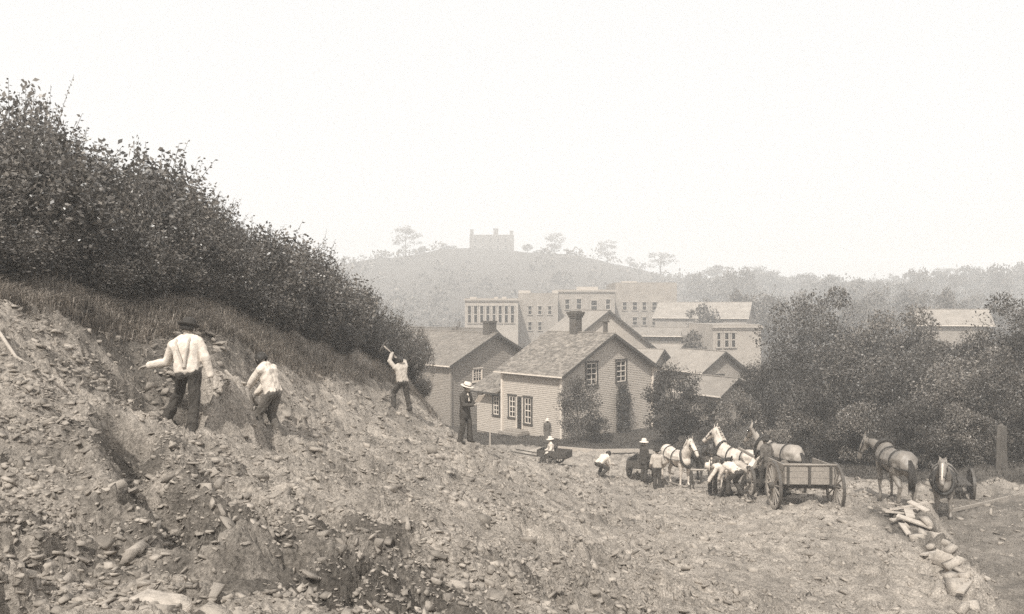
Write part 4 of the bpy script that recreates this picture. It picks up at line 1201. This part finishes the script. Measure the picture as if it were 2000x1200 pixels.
# man with the bowler, seen from behind, climbing the bank
L1 = on_ground(366, 11.2)
P1 = person('man in a bowler hat and white shirt, back turned, one arm reaching out', L1 + Vector((0, 0, .04)), 0.0, pelvis=(0, .02, .93), spine=(-.17, .22, 1), head=(.1, .25, 1), footL=(-.42, .28, .16), footR=(.07, -.02, .0),
            handL=(-.63, .12, 1.03), handR=(.30, .16, .80), elL=(.1, .3, -1), elR=(.8, -.6, -.2), kneeL=(.1, 1, .2), kneeR=(.1, 1, 0), hat='bowler', braces=True, s=.99, voxel=.0095, toe=(-.1, 1, 0))
# digger
L2 = on_ground(528, 14.0)
P2 = person('bareheaded digger in a white shirt stooping to the bank with a tool', L2 - Vector((0, 0, .02)), math.radians(72), pelvis=(0, -.06, .88), spine=(0, .34, 1), head=(0, .75, .9), footL=(-.14, .12, 0), footR=(.14, -.12, 0),
            handL=(-.12, .5, .84), handR=(.1, .42, .74), elL=(-1, -.3, -.6), elR=(1, -.3, -.6), hat='hair', voxel=.0105, bottom='cloth_mid', toe=(0, 1, 0))
# woman on the bank
L3 = on_ground(785, 23.6)
P3 = person('labourer in a pale shirt and dark trousers swinging a pick above his head', L3, math.radians(40), pelvis=(0, -.04, .9), spine=(-.05, .22, 1), footL=(-.24, .12, .05), footR=(.22, -.12, -.05), top='shirt_grey', hat='hair', handL=(-.16, .36, 1.72), handR=(.06, .34, 1.6), elL=(-1, .2, .0), elR=(1, .2, -.2), voxel=.013)
R3 = Matrix.Rotation(math.radians(40), 3, 'Z')
pk0 = L3 + R3 @ Vector((.1, .4, 1.58)); pk1 = L3 + R3 @ Vector((-.42, .42, 2.02))
pke = empty('pickaxe', pk0, 0, 'pickaxe raised in both hands by the labourer on the bank', 'pickaxe')
pd = pk1 - pk0
MB().tube([pd * -.1, pd * .5, pd], [.022, .02, .024], 8).build('handle', M['wood_pale'], pke, True)
pn = pd.normalized().cross(R3 @ Vector((0, 1, 0))).normalized()
MB().tube([pd - pn * .3 - pd.normalized() * .07, pd - pn * .14, pd, pd + pn * .14, pd + pn * .3 - pd.normalized() * .07], [.006, .02, .028, .02, .006], 6).build('head', M['iron'], pke, True)
# man reading
L4 = on_ground(908, 21.7)
P4 = person('man in a dark suit and pale straw hat reading a sheet of paper', L4, math.radians(-118), top='cloth_dark', coat=True, hat='straw', handL=(-.1, .32, 1.16), handR=(.12, .34, 1.14), elL=(-.7, -.5, -1), elR=(.7, -.5, -1),
            head=(0, .28, 1), footL=(-.15, .08, 0), footR=(.14, -.08, 0), voxel=.011, s=.99)
# figure by the house door
L7 = on_ground(1069, 45.5)
P7 = person('small woman in a dark dress and white hat before the pale house', L7, math.radians(190), top='cloth_mid', bottom='cloth_mid', skirt=True, hat='pale_slouch', s=.86, voxel=.016)
# pair beside the cart wheel
L8 = on_ground(1257, 31.4)
P8 = person('man in a long dark coat and pale hat standing by the cart wheel', L8, math.radians(-60), top='cloth_dark', coat=True, hat='pale_slouch', handL=(-.2, .2, .9), handR=(.22, .2, .92), voxel=.015)
L9 = on_ground(1284, 30.6)
P9 = person('man in a pale shirt and dark hat, back turned, beside the white horse', L9, math.radians(5), top='shirt_grey', hat='slouch', handL=(-.24, .25, .95), handR=(.24, .25, .98), spine=(0, .12, 1), voxel=.015, s=.95)
# men stooping by the team
L10 = on_ground(1418, 26.6)
P10 = person('stooping man in a white shirt and pale hat, bent double facing the dark horse', L10, math.radians(78), pelvis=(0, -.12, .9), spine=(0, 1, .28), head=(0, 1, .05), footL=(-.13, .15, 0), footR=(.13, -.18, 0), handL=(-.2, .62, .5), handR=(.2, .58, .48), elL=(-1, 0, .3), elR=(1, 0, .3), hat='pale_slouch', voxel=.014, face=(0, .5, -1))
L11 = on_ground(1458, 26.2)
P11 = person('stooping man in a grey shirt, bent beside the man in the white shirt', L11, math.radians(60), pelvis=(0, -.1, .9), spine=(0, .95, .45), head=(0, 1, .25), footL=(-.13, .2, 0), footR=(.13, -.15, 0), handL=(-.2, .66, .55), handR=(.2, .6, .5), elL=(-1, 0, .3), elR=(1, 0, .3), top='shirt_grey', hat='slouch', voxel=.014, face=(0, .5, -1))
L12 = on_ground(1487, 25.4)
P12 = person('man in a grey shirt leaning toward the tall wagon wheel', L12, math.radians(-70), pelvis=(0, -.05, .92), spine=(0, .6, 1), head=(0, .8, .8), footL=(-.13, .1, 0), footR=(.13, -.12, 0), handL=(-.2, .6, .9), handR=(.2, .55, .85), top='shirt_grey', hat='slouch', voxel=.014, elL=(-1, -.2, -.4), elR=(1, -.2, -.4), s=.95)
L13 = on_ground(1472, 26.0)
P13 = person('man in a white shirt stooping back to back with the grey-shirted man', L13, math.radians(-50), pelvis=(0, -.1, .9), spine=(0, .9, .55), head=(0, 1, .3), footL=(-.13, .2, 0), footR=(.13, -.15, 0), handL=(-.2, .62, .5), handR=(.2, .6, .55), elL=(-1, 0, .3), elR=(1, 0, .3), top='shirt', hat='slouch', voxel=.015, face=(0, .5, -1))
L14 = on_ground(1536, 24.2)
P14 = person('man in a pale shirt crouching behind the tall wagon wheel', L14, math.radians(80), pelvis=(0, -.1, .58), spine=(0, .7, .8), head=(0, .9, .6), footL=(-.14, .12, 0), footR=(.14, -.1, 0), handL=(-.15, .5, .5), handR=(.15, .55, .5), top='shirt_grey', hat='slouch', voxel=.016, kneeL=(-.3, 1, 0), kneeR=(.3, 1, 0))
L15 = on_ground(1392, 27.6)
P15 = person('man in a mid-grey coat standing half behind the stooping white shirt', L15, math.radians(150), top='cloth_mid', coat=True, hat='slouch', handL=(-.2, .3, 1.0), handR=(.2, .3, 1.0), spine=(0, .2, 1), voxel=.015, s=.96)
L16 = on_ground(1548, 23.4)
P16 = person('man in a dark coat walking beside the wagon, half behind its wheel', L16 + Vector((-.35, 1.2, 0)), math.radians(30), top='cloth_mid', coat=True, hat='slouch', handL=(-.24, .2, .9), handR=(.24, .25, .95), spine=(0, .18, 1), footL=(-.12, .25, 0), footR=(.12, -.2, 0), voxel=.015, s=.98)
L17 = on_ground(1437, 25.4)
P17 = person('man in a white shirt stooping lowest of the crew, knees bent', L17, math.radians(35), pelvis=(0, -.12, .78), spine=(0, .9, .4), head=(0, 1, .2), footL=(-.15, .2, 0), footR=(.15, -.12, 0), handL=(-.18, .6, .35), handR=(.18, .58, .4), elL=(-1, 0, .3), elR=(1, 0, .3), hat='hair', voxel=.015, face=(0, .5, -1))
L18 = on_ground(1498, 24.9)
P18 = person('man in a pale shirt and dark hat bending beside the dun horse', L18, math.radians(20), pelvis=(0, -.1, .9), spine=(.1, .8, .8), head=(0, .9, .5), footL=(-.13, .15, 0), footR=(.13, -.12, 0), handL=(-.2, .55, .75), handR=(.2, .55, .7), top='shirt_grey', hat='slouch', voxel=.015)
L6 = on_ground(1172, 32.2)
P6 = person('crouching worker in a pale shirt bent over the loose earth', L6, math.radians(-55), pelvis=(0, -.1, .55), spine=(0, .9, .6), head=(0, 1, .4), footL=(-.14, .1, 0), footR=(.14, -.1, 0), handL=(-.15, .6, .35), handR=(.15, .62, .45), top='shirt', hat='hair', voxel=.016, kneeL=(-.3, 1, 0), kneeR=(.3, 1, 0))

# paper in the reader's hands
pp = MB(); pc = Vector((.01, .47, 1.2))
for q in (-1, 1):
    pp.add([pc, pc + Vector((q * .17, -.03, .03)), pc + Vector((q * .17, .1, .22)), pc + Vector((0, .1, .2)), pc + Vector((0, .003, -.004)), pc + Vector((q * .17, -.027, .026)), pc + Vector((q * .17, .103, .216)), pc + Vector((0, .103, .196))],
           [(0, 1, 2, 3), (7, 6, 5, 4), (0, 4, 5, 1), (1, 5, 6, 2), (2, 6, 7, 3)])
po = pp.build('paper_sheet', M['paper'])
po.location = L4; po.rotation_euler = (0, 0, math.radians(-118)); tag(po, 'white folded sheet held by the man in the dark suit', 'paper')
# digger's long-handled tool
tl0 = L2 + Matrix.Rotation(math.radians(72), 3, 'Z') @ Vector((0, .45, .78))
tip = at(440, 724, 13.7)
e = empty('shovel', tl0, 0, 'long pale shovel handle slanting up from the digger', 'shovel')
dv = (tip - tl0)
MB().tube([dv * -.32, dv * .3, dv], [.028, .027, .025], 8).build('handle', M['wood_pale'], e, True)
bd = dv.normalized(); c0 = dv * -.32
r_ = bd.cross(Vector((0, 0, 1))).normalized(); u_ = r_.cross(bd)
bl = MB()
rows_ = [(0, .03, 0), (.06, .1, .012), (.16, .11, .02), (.25, .09, .012), (.3, .015, 0)]
v = []
for d_, w_, k_ in rows_: v += [c0 - bd * d_ - r_ * w_ + u_ * k_, c0 - bd * d_ - u_ * k_, c0 - bd * d_ + r_ * w_ + u_ * k_]
v2 = [p_ - u_ * .006 for p_ in v]; nn = len(v)
fs = []
for i in range(4):
    for j in range(2):
        a_ = i * 3 + j; fs += [(a_, a_ + 1, a_ + 4, a_ + 3), (nn + a_ + 3, nn + a_ + 4, nn + a_ + 1, nn + a_)]
bl.add(v + v2, fs).build('blade', M['iron'], e)

# ------------------------------------------------------------------ horses
def horse(label, loc, rz, coat, s=1.0, neck=.0, turn=0.0, mane_m='hair', voxel=.024, harness=True, blaze=None, stride=.0, name='horse'):
    """built facing +x"""
    R = Matrix.Rotation(rz, 3, 'Z')
    def gof(x, y):
        w = R @ Vector((x * s, y * s, 0)) + Vector(loc); return (gz(w.x, w.y) - loc[2]) / s
    caps = [((.5, 0, 1.06), (.1, 0, 1.03), .31, .34), ((.1, 0, 1.03), (-.4, 0, 1.08), .345, .315), ((-.4, 0, 1.1), (-.72, 0, 1.16), .31, .30), ((-.72, 0, 1.15), (-.88, 0, 1.05), .28, .22),
            ((.5, 0, 1.3), (.2, 0, 1.27), .14, .12), ((.56, 0, 1.16), (.68, 0, 1.02), .25, .2)]
    for q in (-1, 1):
        caps += [((.52, q * .12, 1.1), (.55, q * .15, .86), .19, .12), ((-.66, q * .13, 1.15), (-.62, q * .15, .9), .22, .17)]
    n0 = Vector((.62, 0, 1.24)); up = Vector((.42, 0, .50))
    up = Matrix.Rotation(neck, 3, 'Y') @ up; up = Matrix.Rotation(turn * .6, 3, 'Z') @ up
    n1 = n0 + up
    caps += [(n0, n0.lerp(n1, .5), .25, .18), (n0.lerp(n1, .5), n1, .175, .13)]
    hdv = Matrix.Rotation(turn, 3, 'Z') @ Matrix.Rotation(neck * .5, 3, 'Y') @ Vector((.40, 0, -.46)); hs = hdv.normalized(); side = Vector((-math.sin(turn), math.cos(turn), 0))
    p0 = n1 + Vector((0, 0, .03)); p1 = p0 + hdv * .5; p2 = p0 + hdv
    ft = side.cross(hs).normalized()
    if ft.z < 0: ft = -ft
    caps += [(p0, p1, .125, .1), (p1, p2, .095, .072), (p0 + hs * .12 - ft * .07, p0 + hs * .3 - ft * .06, .09, .06), (p2 - ft * .02 - hs * .02, p2 + hs * .03 - ft * .02, .06, .055)]
    for q in (-1, 1):
        e0 = p0 - hs * .05 + side * q * .065 + ft * .05
        caps += [(e0, e0 + Vector((0, 0, .15)) + side * q * .035 - hs * .03, .034, .012)]
    hoofs = []
    st = stride
    for q, fx, hx in ((-1, .58 + st, -.78 - st), (1, .58 - st, -.78 + st)):
        z = gof(fx, q * .17)
        caps += [((.55, q * .16, .9), (.57 + (fx - .58) * .5, q * .165, .5 + z * .5), .115, .062), ((.57 + (fx - .58) * .5, q * .165, .5 + z * .5), (fx - .02, q * .17, .15 + z), .055, .043), ((fx - .02, q * .17, .15 + z), (fx + .035, q * .17, .055 + z), .05, .052)]
        hoofs.append((fx + .04, q * .17, z))
        z = gof(hx, q * .17)
        caps += [((-.66, q * .15, 1.0), (-.52, q * .18, .82), .2, .14), ((-.52, q * .18, .82), (-.86 + (hx + .78) * .6, q * .17, .54 + z * .5), .13, .068), ((-.86 + (hx + .78) * .6, q * .17, .54 + z * .5), (hx - .02, q * .17, .16 + z), .062, .046), ((hx - .02, q * .17, .16 + z), (hx + .035, q * .17, .055 + z), .052, .054)]
        hoofs.append((hx + .04, q * .17, z))
    me = fuse('horse', caps, voxel, M[coat], 3, .014, 5)
    h = link('horse', me); h.location = loc; h.rotation_euler = (0, 0, rz); h.scale = (s, s, s)
    tag(h, label, 'horse')
    for (x, y, z) in hoofs:
        MB().lathe([(.0, .0), (.068, .0), (.055, .085), (.0, .09)], Matrix.Translation((x, y, z - .005)), 12).build('hoof', M['hoof'], h, True)
    # mane of hanging locks along the crest
    rng = np.random.default_rng(int(abs(loc[0] * 100)))
    m_ = MB(); nrm = Vector((-up.z, 0, up.x)).normalized(); nrm = Matrix.Rotation(turn * .6, 3, 'Z') @ Vector((-up.normalized().z, 0, abs(up.normalized().x)))
    for i in range(46):
        t = i / 45; c = n0.lerp(n1 + Vector((0, 0, .08)), t) + nrm * (.21 - .09 * t)
        sg = 1 if rng.random() < .75 else -1; L = .2 * rng.uniform(.7, 1.2)
        m_.tube([c - nrm * .05, c + Vector((0, sg * .06, .02)), c + Vector((rng.normal(0, .03), sg * .13, -L))], [.022, .024, .004], 4)
    m_.build('mane', M[mane_m], h, True)
    t_ = MB()
    for i in range(26):
        a = rng.uniform(-.05, .05); b = rng.uniform(-.05, .05)
        t_.tube([(-1.02, a * .3, 1.24), (-1.14, a, 1.12), (-1.19 + b, a * 1.6, .8), (-1.14 + b * 1.3, a * 1.5, .48 + rng.uniform(-.1, .12))], [.03, .032, .028, .004], 4)
    t_.build('tail', M[mane_m], h, True)
    for q in (-1, 1):
        V, Fc = lump(8, 1, 1.0)
        e = link('eye', mesh_np('eye', V * .02, None, Fc, True, M['hair']), h); e.location = p0 + hdv * .3 + side * q * .098 + ft * .03
    if blaze:
        b_ = MB(); q0 = p0 + hs * .06 + ft * .118; q1 = p2 - hs * .05 + ft * .072
        b_.tube([q0, q0.lerp(q1, .35) - ft * .006, q0.lerp(q1, .7) - ft * .006, q1], [.03, .034, .026, .024], 6); b_.build('blaze', M[blaze], h, True)
    if harness:
        def hoop(x, z, rx, rz_, w, tilt=0.0, nm='strap', rr=.022, mat_='leather'):
            b = MB(); pts = []
            for k in range(25):
                a = 2 * PI * k / 24; pts.append((x + tilt * math.sin(a), rx * math.cos(a), z + rz_ * math.sin(a)))
            b.tube(pts, rr, 6, cap=False); return b.build(nm, M[mat_], h, True)
        hoop(.70, 1.16, .25, .35, 0, -.14, 'collar', .055)
        hoop(.12, 1.05, .352, .355, 0, 0, 'girth_strap', .02)
        hoop(-.5, 1.1, .33, .33, 0, .0, 'back_strap', .018)
        b = MB()
        for q in (-1, 1): b.tube([(.72, q * .3, 1.08), (.1, q * .37, 1.0), (-.5, q * .34, 1.02), (-.95, q * .24, 1.0)], .017, 5)
        b.tube([(-.95, -.24, 1.0), (-1.1, -.1, 1.0), (-1.1, .1, 1.0), (-.95, .24, 1.0)], .02, 5); b.build('breeching', M['leather'], h, True)
        b = MB()
        for q in (-1, 1):
            b.tube([p0 + side * q * .06 + ft * .1, p0 + hdv * .2 + side * q * .12, p0 + hdv * .75 + side * q * .085], .011, 5)
            b.box(p0 + hdv * .27 + side * q * .125, (.09, .02, .08))
        pts = []
        for k in range(13):
            a = 2 * PI * k / 12; pts.append(p0 + hdv * .72 + side * .092 * math.cos(a) + ft * .088 * math.sin(a))
        b.tube(pts, .011, 5, cap=False); b.build('bridle', M['leather'], h, True)
    return h

def hdg(dx, dy): return math.atan2(dy, dx)
H1 = horse('white harness horse facing out with pricked ears, beside the pale shirted man', on_ground(1322, 31.2), hdg(.32, -.95), 'horse_white', 1.03, neck=-.12, turn=.1, mane_m='hair_pale')
H2 = horse('dark harness horse with lowered head next to the pricked-eared white horse', on_ground(1368, 31.8), hdg(.1, -1), 'horse_bay', 1.0, neck=.35)
H3 = horse('white work horse of the wagon team with a raised pale head', on_ground(1437, 28.4), hdg(-.46, .89), 'horse_white', 1.1, neck=-.2, turn=.3, mane_m='hair_pale', stride=.08)
H4 = horse('dun work horse of the wagon team, hindquarters above the wagon wheel', on_ground(1518, 26.6), hdg(-.36, .93), 'horse_dun', 1.14, neck=.1, mane_m='hair')
H5 = horse('dark roan horse standing rump-on in front of the grove', on_ground(1746, 21.6), hdg(.1, .99), 'horse_roan', 1.05, neck=.6, turn=.75, stride=.05)
H6 = horse('dark horse with a pale blazed face looking out beside the roan', on_ground(1843, 22.2), hdg(-.5, -.87), 'horse_roan', 1.0, neck=.12, turn=-.05, blaze='horse_white', mane_m='hair_pale')

# ------------------------------------------------------------------ wheels and wagons
def wheel(parent, c, r, axis, nsp=12, wm='wood_grey', sub=True):
    axis = Vector(axis).normalized(); u = Vector((0, 0, 1)); v = axis.cross(u).normalized(); c = Vector(c)
    def P(a, rad, o=0): return c + (u * math.sin(a) + v * math.cos(a)) * rad + axis * o
    m = MB(); n = 36; b0 = 0
    for k in range(n):
        a = 2 * PI * k / n
        for rad, o in ((r, -.035), (r, .035), (r - .075, .03), (r - .075, -.03)): m.v.append(tuple(P(a, rad, o)))
    for k in range(n):
        for j in range(4):
            a0, a1 = k * 4 + j, k * 4 + (j + 1) % 4; b0_, b1 = ((k + 1) % n) * 4 + j, ((k + 1) % n) * 4 + (j + 1) % 4
            m.f.append((a0, a1, b1, b0_))
    w = m.build('wheel', M['wood_grey' if wm == 'wood_grey' else wm], parent)
    t = MB()
    for k in range(n):
        a = 2 * PI * k / n
        for rad, o in ((r + .012, -.038), (r + .012, .038), (r + .001, .038), (r + .001, -.038)): t.v.append(tuple(P(a, rad, o)))
    t.f = list(m.f); t.build('tyre', M['iron'], w)
    hb = MB(); hb.tube([c - axis * .14, c - axis * .05, c + axis * .05, c + axis * .14], [.06, .09, .09, .06], 12); hb.build('hub', M['wood_dark'], w, True)
    for k in range(nsp):
        a = 2 * PI * (k + .3) / nsp
        MB().tube([P(a, .07), P(a, r * .5), P(a, r - .06)], [.024, .02, .021], 6).build('spoke', M[wm], w)
    return w

# dump wagon, tail toward us
wy0, wy1 = 22.0, 24.6
wx = (7.62 + 9.32) / 2
wz = gz(wx, 22.2)
wag = empty('wagon', (wx, wy0, wz), math.radians(-2), 'four-wheeled plank-sided dump wagon with tall spoked rear wheels', 'wagon')
wheel(wag, (.86, 0, .68), .68, (1, 0, 0), 14); wheel(wag, (-.86, .12, .68), .68, (1, 0, 0), 14)
zf = gz(wx, wy1) - wz
wheel(wag, (.80, 2.7, .45 + zf), .44, (1, 0, 0), 12); wheel(wag, (-.80, 2.7, .45 + zf), .44, (1, 0, 0), 12)
MB().bar((-.86, .06, .68), (.86, .0, .68), .1, .12).build('axle', M['wood_dark'], wag)
MB().bar((-.8, 2.7, .45 + zf), (.8, 2.7, .45 + zf), .1, .12).build('axle', M['wood_dark'], wag)
MB().bar((-.25, -.2, .84), (-.25, 3.0, .72), .1, .12).bar((.25, -.2, .84), (.25, 3.0, .72), .1, .12).bar((-.6, .05, .78), (.6, .05, .78), .14, .1).bar((-.55, 2.7, .6), (.55, 2.7, .6), .16, .16).build('undercarriage', M['wood_dark'], wag)
for i in range(3):
    z = .90 + i * .185
    MB().box((0, -.32, z), (1.38, .045, .178)).build('tailgate_plank', M['wood_grey'], wag)
    for q in (-1, 1): MB().bar((q * .67, -.29, z), (q * .67, 1.25, z - .1), .045, .178).build('side_plank', M['wood_grey'], wag)
    if i < 2: MB().box((0, 1.28, z - .1), (1.38, .045, .178)).build('front_plank', M['wood_grey'], wag)
for i in range(7): MB().bar((-.6 + i * .2, -.28, .795), (-.6 + i * .2, 1.25, .7), .19, .03).build('floor_plank', M['wood_dark'], wag)
for x in (-.6, -.0, .6): MB().box((x, -.36, 1.08), (.07, .05, .6)).build('stake', M['wood_dark'], wag)
MB().tube([(-.76, -.36, 1.37), (.76, -.36, 1.37)], .03, 8).build('rail', M['wood_grey'], wag, True)
MB().bar((0, 2.7, .6), (-.5, 5.4, .78), .08, .09).build('tongue', M['wood_grey'], wag)

def cart(label, px, Y, rz, r=.42, boxed=True, cat='cart', name='cart', hz=None, L=1.6, Wd=.9):
    p = on_ground(px, Y)
    c = empty(name, p, rz, label, cat)
    for q in (-1, 1): wheel(c, (q * (Wd / 2 + .1), 0, r), r, (1, 0, 0), 10, 'wood_dark')
    MB().bar((-Wd / 2 - .12, 0, r), (Wd / 2 + .12, 0, r), .07, .08).build('axle', M['wood_dark'], c)
    for i in range(5): MB().box((-Wd / 2 + Wd / 5 * (i + .5), 0, r + .12), (Wd / 5 - .012, L, .035)).build('floor_plank', M['wood_dark'], c)
    for q in (-1, 1):
        for i in range(2 if boxed else 0): MB().box((q * Wd / 2, 0, r + .22 + i * .15), (.035, L, .142)).build('side_plank', M['wood_dark'], c)
        if boxed: MB().box((0, q * L / 2, r + .29), (Wd - .04, .035, .29)).build('end_board', M['wood_dark'], c)
        MB().bar((q * .32, L / 2, r + .1), (q * .3, L / 2 + 1.5, r + .2), .05, .05).build('shaft', M['wood_dark'], c)
    return c
cart('low cart with a spoked wheel behind the man in the long coat', 1254, 32.6, math.radians(-24), .42)
cart('flat dark cart half hidden behind the horse with the blazed face', 1862, 24.4, math.radians(-20), .5, L=1.4, Wd=.8, boxed=False)
ct = cart('small dark handcart with a person sitting on it, out on the pale road', 1083, 36.6, math.radians(62), .3, L=1.5, Wd=.8, name='handcart')
pc_ = on_ground(1078, 36.6)
P5 = person('person in a white shirt and hat sitting on the small dark handcart', (pc_.x, pc_.y, pc_.z + .0), math.radians(100), pelvis=(0, 0, .72), spine=(0, .15, 1), footL=(-.14, .55, .18), footR=(.14, .55, .18), handL=(-.2, .35, .75), handR=(.2, .35, .75), top='shirt', hat='pale_slouch', voxel=.017, s=.95)

# wooden pole across the hands of the stooping men
tp = MB().tube([at(1349, 918, 29.4), at(1392, 918, 29.2)], .035, 8).build('draught_pole', M['wood_pale'], None, True)
tag(tp, 'pale wagon pole lying level between the dark horse and the stooping man', 'pole')
for i, px in enumerate((1351, 1388)):
    a = at(px, 919, 29.3); g = gz(a.x, 29.3)
    o = MB().bar((a.x - .06, 29.3, g - .05), (a.x, 29.3, a.z - .03), .05, .05).bar((a.x + .08, 29.35, g - .05), (a.x + .01, 29.3, a.z - .03), .05, .05).build('trestle', M['wood_dark'])
    tag(o, ('trestle holding the pale pole at the dark horse end', 'trestle holding the pale pole at the stooping man end')[i], 'trestle')

# ------------------------------------------------------------------ kerbs, posts, planks, rocks
def board_line(label, pts, h=.16, w=.12, name='plank_kerb', m='wood_pale', step=1.9):
    e = empty(name, on_ground(*pts[0]), 0, label, 'kerb')
    o = e.location
    P_ = [on_ground(*q) for q in pts]
    for a, b in zip(P_, P_[1:]):
        k = max(1, int((b - a).length / step)); 
        for i in range(k):
            s0 = a.lerp(b, i / k); s1 = a.lerp(b, (i + 1) / k - .006)
            s0 = Vector((s0.x, s0.y, gz(s0.x, s0.y) + h / 2)) - o; s1 = Vector((s1.x, s1.y, gz(s1.x, s1.y) + h / 2)) - o
            MB().bar(s0, s1, w, h).build('plank', M[m], e)
    return e
board_line('long board kerb between the pale road and the dark lawn', [(1090, 42.2), (1160, 41.6), (1240, 41.0), (1325, 40.2)], .2, .1)
board_line('pale board edging along the smooth ground beside the blazed horse', [(1852, 22.6), (1920, 23.3), (2000, 24.1), (2080, 25)], .09, .06, 'board_edging', 'wood_grey')
o = MB().bar((0, 0, -.3), (0, .02, 2.35), .06, .06).build('stake', M['wood_pale']); o.location = on_ground(957, 36); tag(o, 'thin upright stake beyond the man reading', 'stake')
o = MB().bar((0, 0, -.2), (.03, .02, .14), .03, .03).build('stake', M['wood_pale']); o.location = on_ground(365, 8.8); tag(o, 'tiny white survey stake in the dirt below the bowler-hatted man', 'stake')
o = MB().tube([(0, 0, -.3), (.02, .02, .5), (0, 0, 1.05), (.03, .01, 1.45), (.05, .03, 1.5)], [.2, .185, .175, .16, .07], 5).build('gate_post', M['bark']); o.location = on_ground(1955, 26.4); tag(o, 'short dark wooden post at the dark edge of the grove', 'post')
# pole lying on the bank
pt = [on_ground(-12, 9.2, .05), on_ground(30, 9.0, .07), on_ground(75, 9.0, .07), on_ground(132, 9.1, .06)]
o = MB().tube([p_ - pt[0] for p_ in pt], [.02, .02, .019, .017], 7).build('pole', M['wood_pale'], None, True); o.location = pt[0]; tag(o, 'slender pale pole lying across the dirt bank', 'pole')
# broken boards dumped on the cut edge
pk = random.Random(4)
for i, (px, Y, L, w, rz, ry, dz_) in enumerate(((1772, 19.9, 1.0, .2, .3, .12, .1), (1785, 19.7, .8, .26, -.4, -.1, .16), (1762, 20.2, .9, .14, .9, .25, .14), (1795, 19.5, .6, .2, .1, .3, .1), (1778, 19.3, .9, .16, -.15, .05, .06), (1790, 19.1, .55, .2, 1.2, -.12, .1), (1770, 19.1, .7, .12, .6, .1, .08), (1800, 18.7, .8, .18, -.7, .2, .1), (1782, 18.4, .6, .14, 1.4, -.2, .06), (1756, 19.6, .7, .1, 1.0, .25, .12), (1808, 19.2, .5, .2, -1.0, .3, .16), (1792, 20.1, 1.0, .1, .15, -.15, .22), (1885, 14.2, 1.2, .12, .9, .1, .06), (1820, 16.4, .9, .12, .7, .12, .08), (1905, 15.4, .8, .09, 1.6, .0, .05))):
    b = MB().box((0, 0, 0), (L, w, .035)); b = b.build('board', M['wood_pale'])
    b.location = on_ground(px - 14 if px < 1815 else px, Y, dz_); b.rotation_euler = (pk.uniform(-.15, .25), ry, rz); tag(b, 'pale broken board dumped along the cut bank below the two dark horses', 'board', 'broken boards along the cut bank')
for i, (px, Y, r_) in enumerate(((1812, 18.6, .2), (1800, 18.2, .16), (1830, 17.6, .2), (1848, 15.8, .3), (1862, 15.4, .24), (1838, 16.2, .22), (1855, 14.9, .18), (1875, 14.6, .2), (1815, 17.0, .15), (1790, 17.6, .17), (1842, 15.0, .16), (1822, 19.2, .14), (1858, 16.4, .16), (1870, 15.9, .13), (1890, 14.9, .2), (1868, 14.2, .24), (1895, 13.6, .18), (1880, 13.4, .16), (1846, 17.0, .12), (1835, 18.1, .13))):
    q_ = np.random.default_rng(60 + i); V = np.array([(a, b, c) for a in (-1, 1) for b in (-1, 1) for c in (-1, 1)], float) * q_.uniform(.55, 1.15, (8, 3)) * np.array([1.1, .8, .7])
    k = link('rock', mesh_np('rock', V, np.array([(0, 1, 3, 2), (4, 6, 7, 5), (0, 4, 5, 1), (2, 3, 7, 6), (0, 2, 6, 4), (1, 5, 7, 3)]), None, False, M['rock']))
    k.location = on_ground(px, Y, r_ * .3); r_ *= .78; k.scale = (r_, r_ * .8, r_ * pk.uniform(.7, 1.4)); k.rotation_euler = (pk.uniform(-.6, .6), pk.uniform(-.6, .6), pk.uniform(0, 6))
    tag(k, 'pale broken rock along the cut bank below the dark horses', 'rock', 'rocks along the cut bank')
for i, (px, Y, r_, lb) in enumerate(((335, 4.15, .30, 'largest pale boulder half sunk in the near dirt'), (60, 4.6, .12, 'pale stone near the foot of the brightest dirt slope'), (395, 4.9, .1, 'angular pale stone just above the largest boulder'))):
    V, Fc = lump(400 + i, 3, .6)
    k = link('boulder', mesh_np('boulder', V, None, Fc, True, M['rock'])); k.location = on_ground(px, Y, -.02); k.scale = (r_, r_ * .7, r_ * .7); k.rotation_euler = (0, 0, 1.1 * i); tag(k, lb, 'rock')

# ------------------------------------------------------------------ haze
hzb = MB().box((0, 0, 0), (1460, 1460, 90)).build('haze', M['paper'], kind='stuff')
hzb.location = (0, 0, ZC - 40 + 45)
hm = bpy.data.materials.new('haze'); hm.use_nodes = True
hn = hm.node_tree; hn.nodes.clear()
ho = hn.nodes.new('ShaderNodeOutputMaterial'); hv = hn.nodes.new('ShaderNodeVolumePrincipled')
hv.inputs['Color'].default_value = (.995, .99, .98, 1); hv.inputs['Density'].default_value = .0023; hv.inputs['Anisotropy'].default_value = 0.0
hn.links.new(hv.outputs[0], ho.inputs['Volume'])
hzb.data.materials.clear(); hzb.data.materials.append(hm)
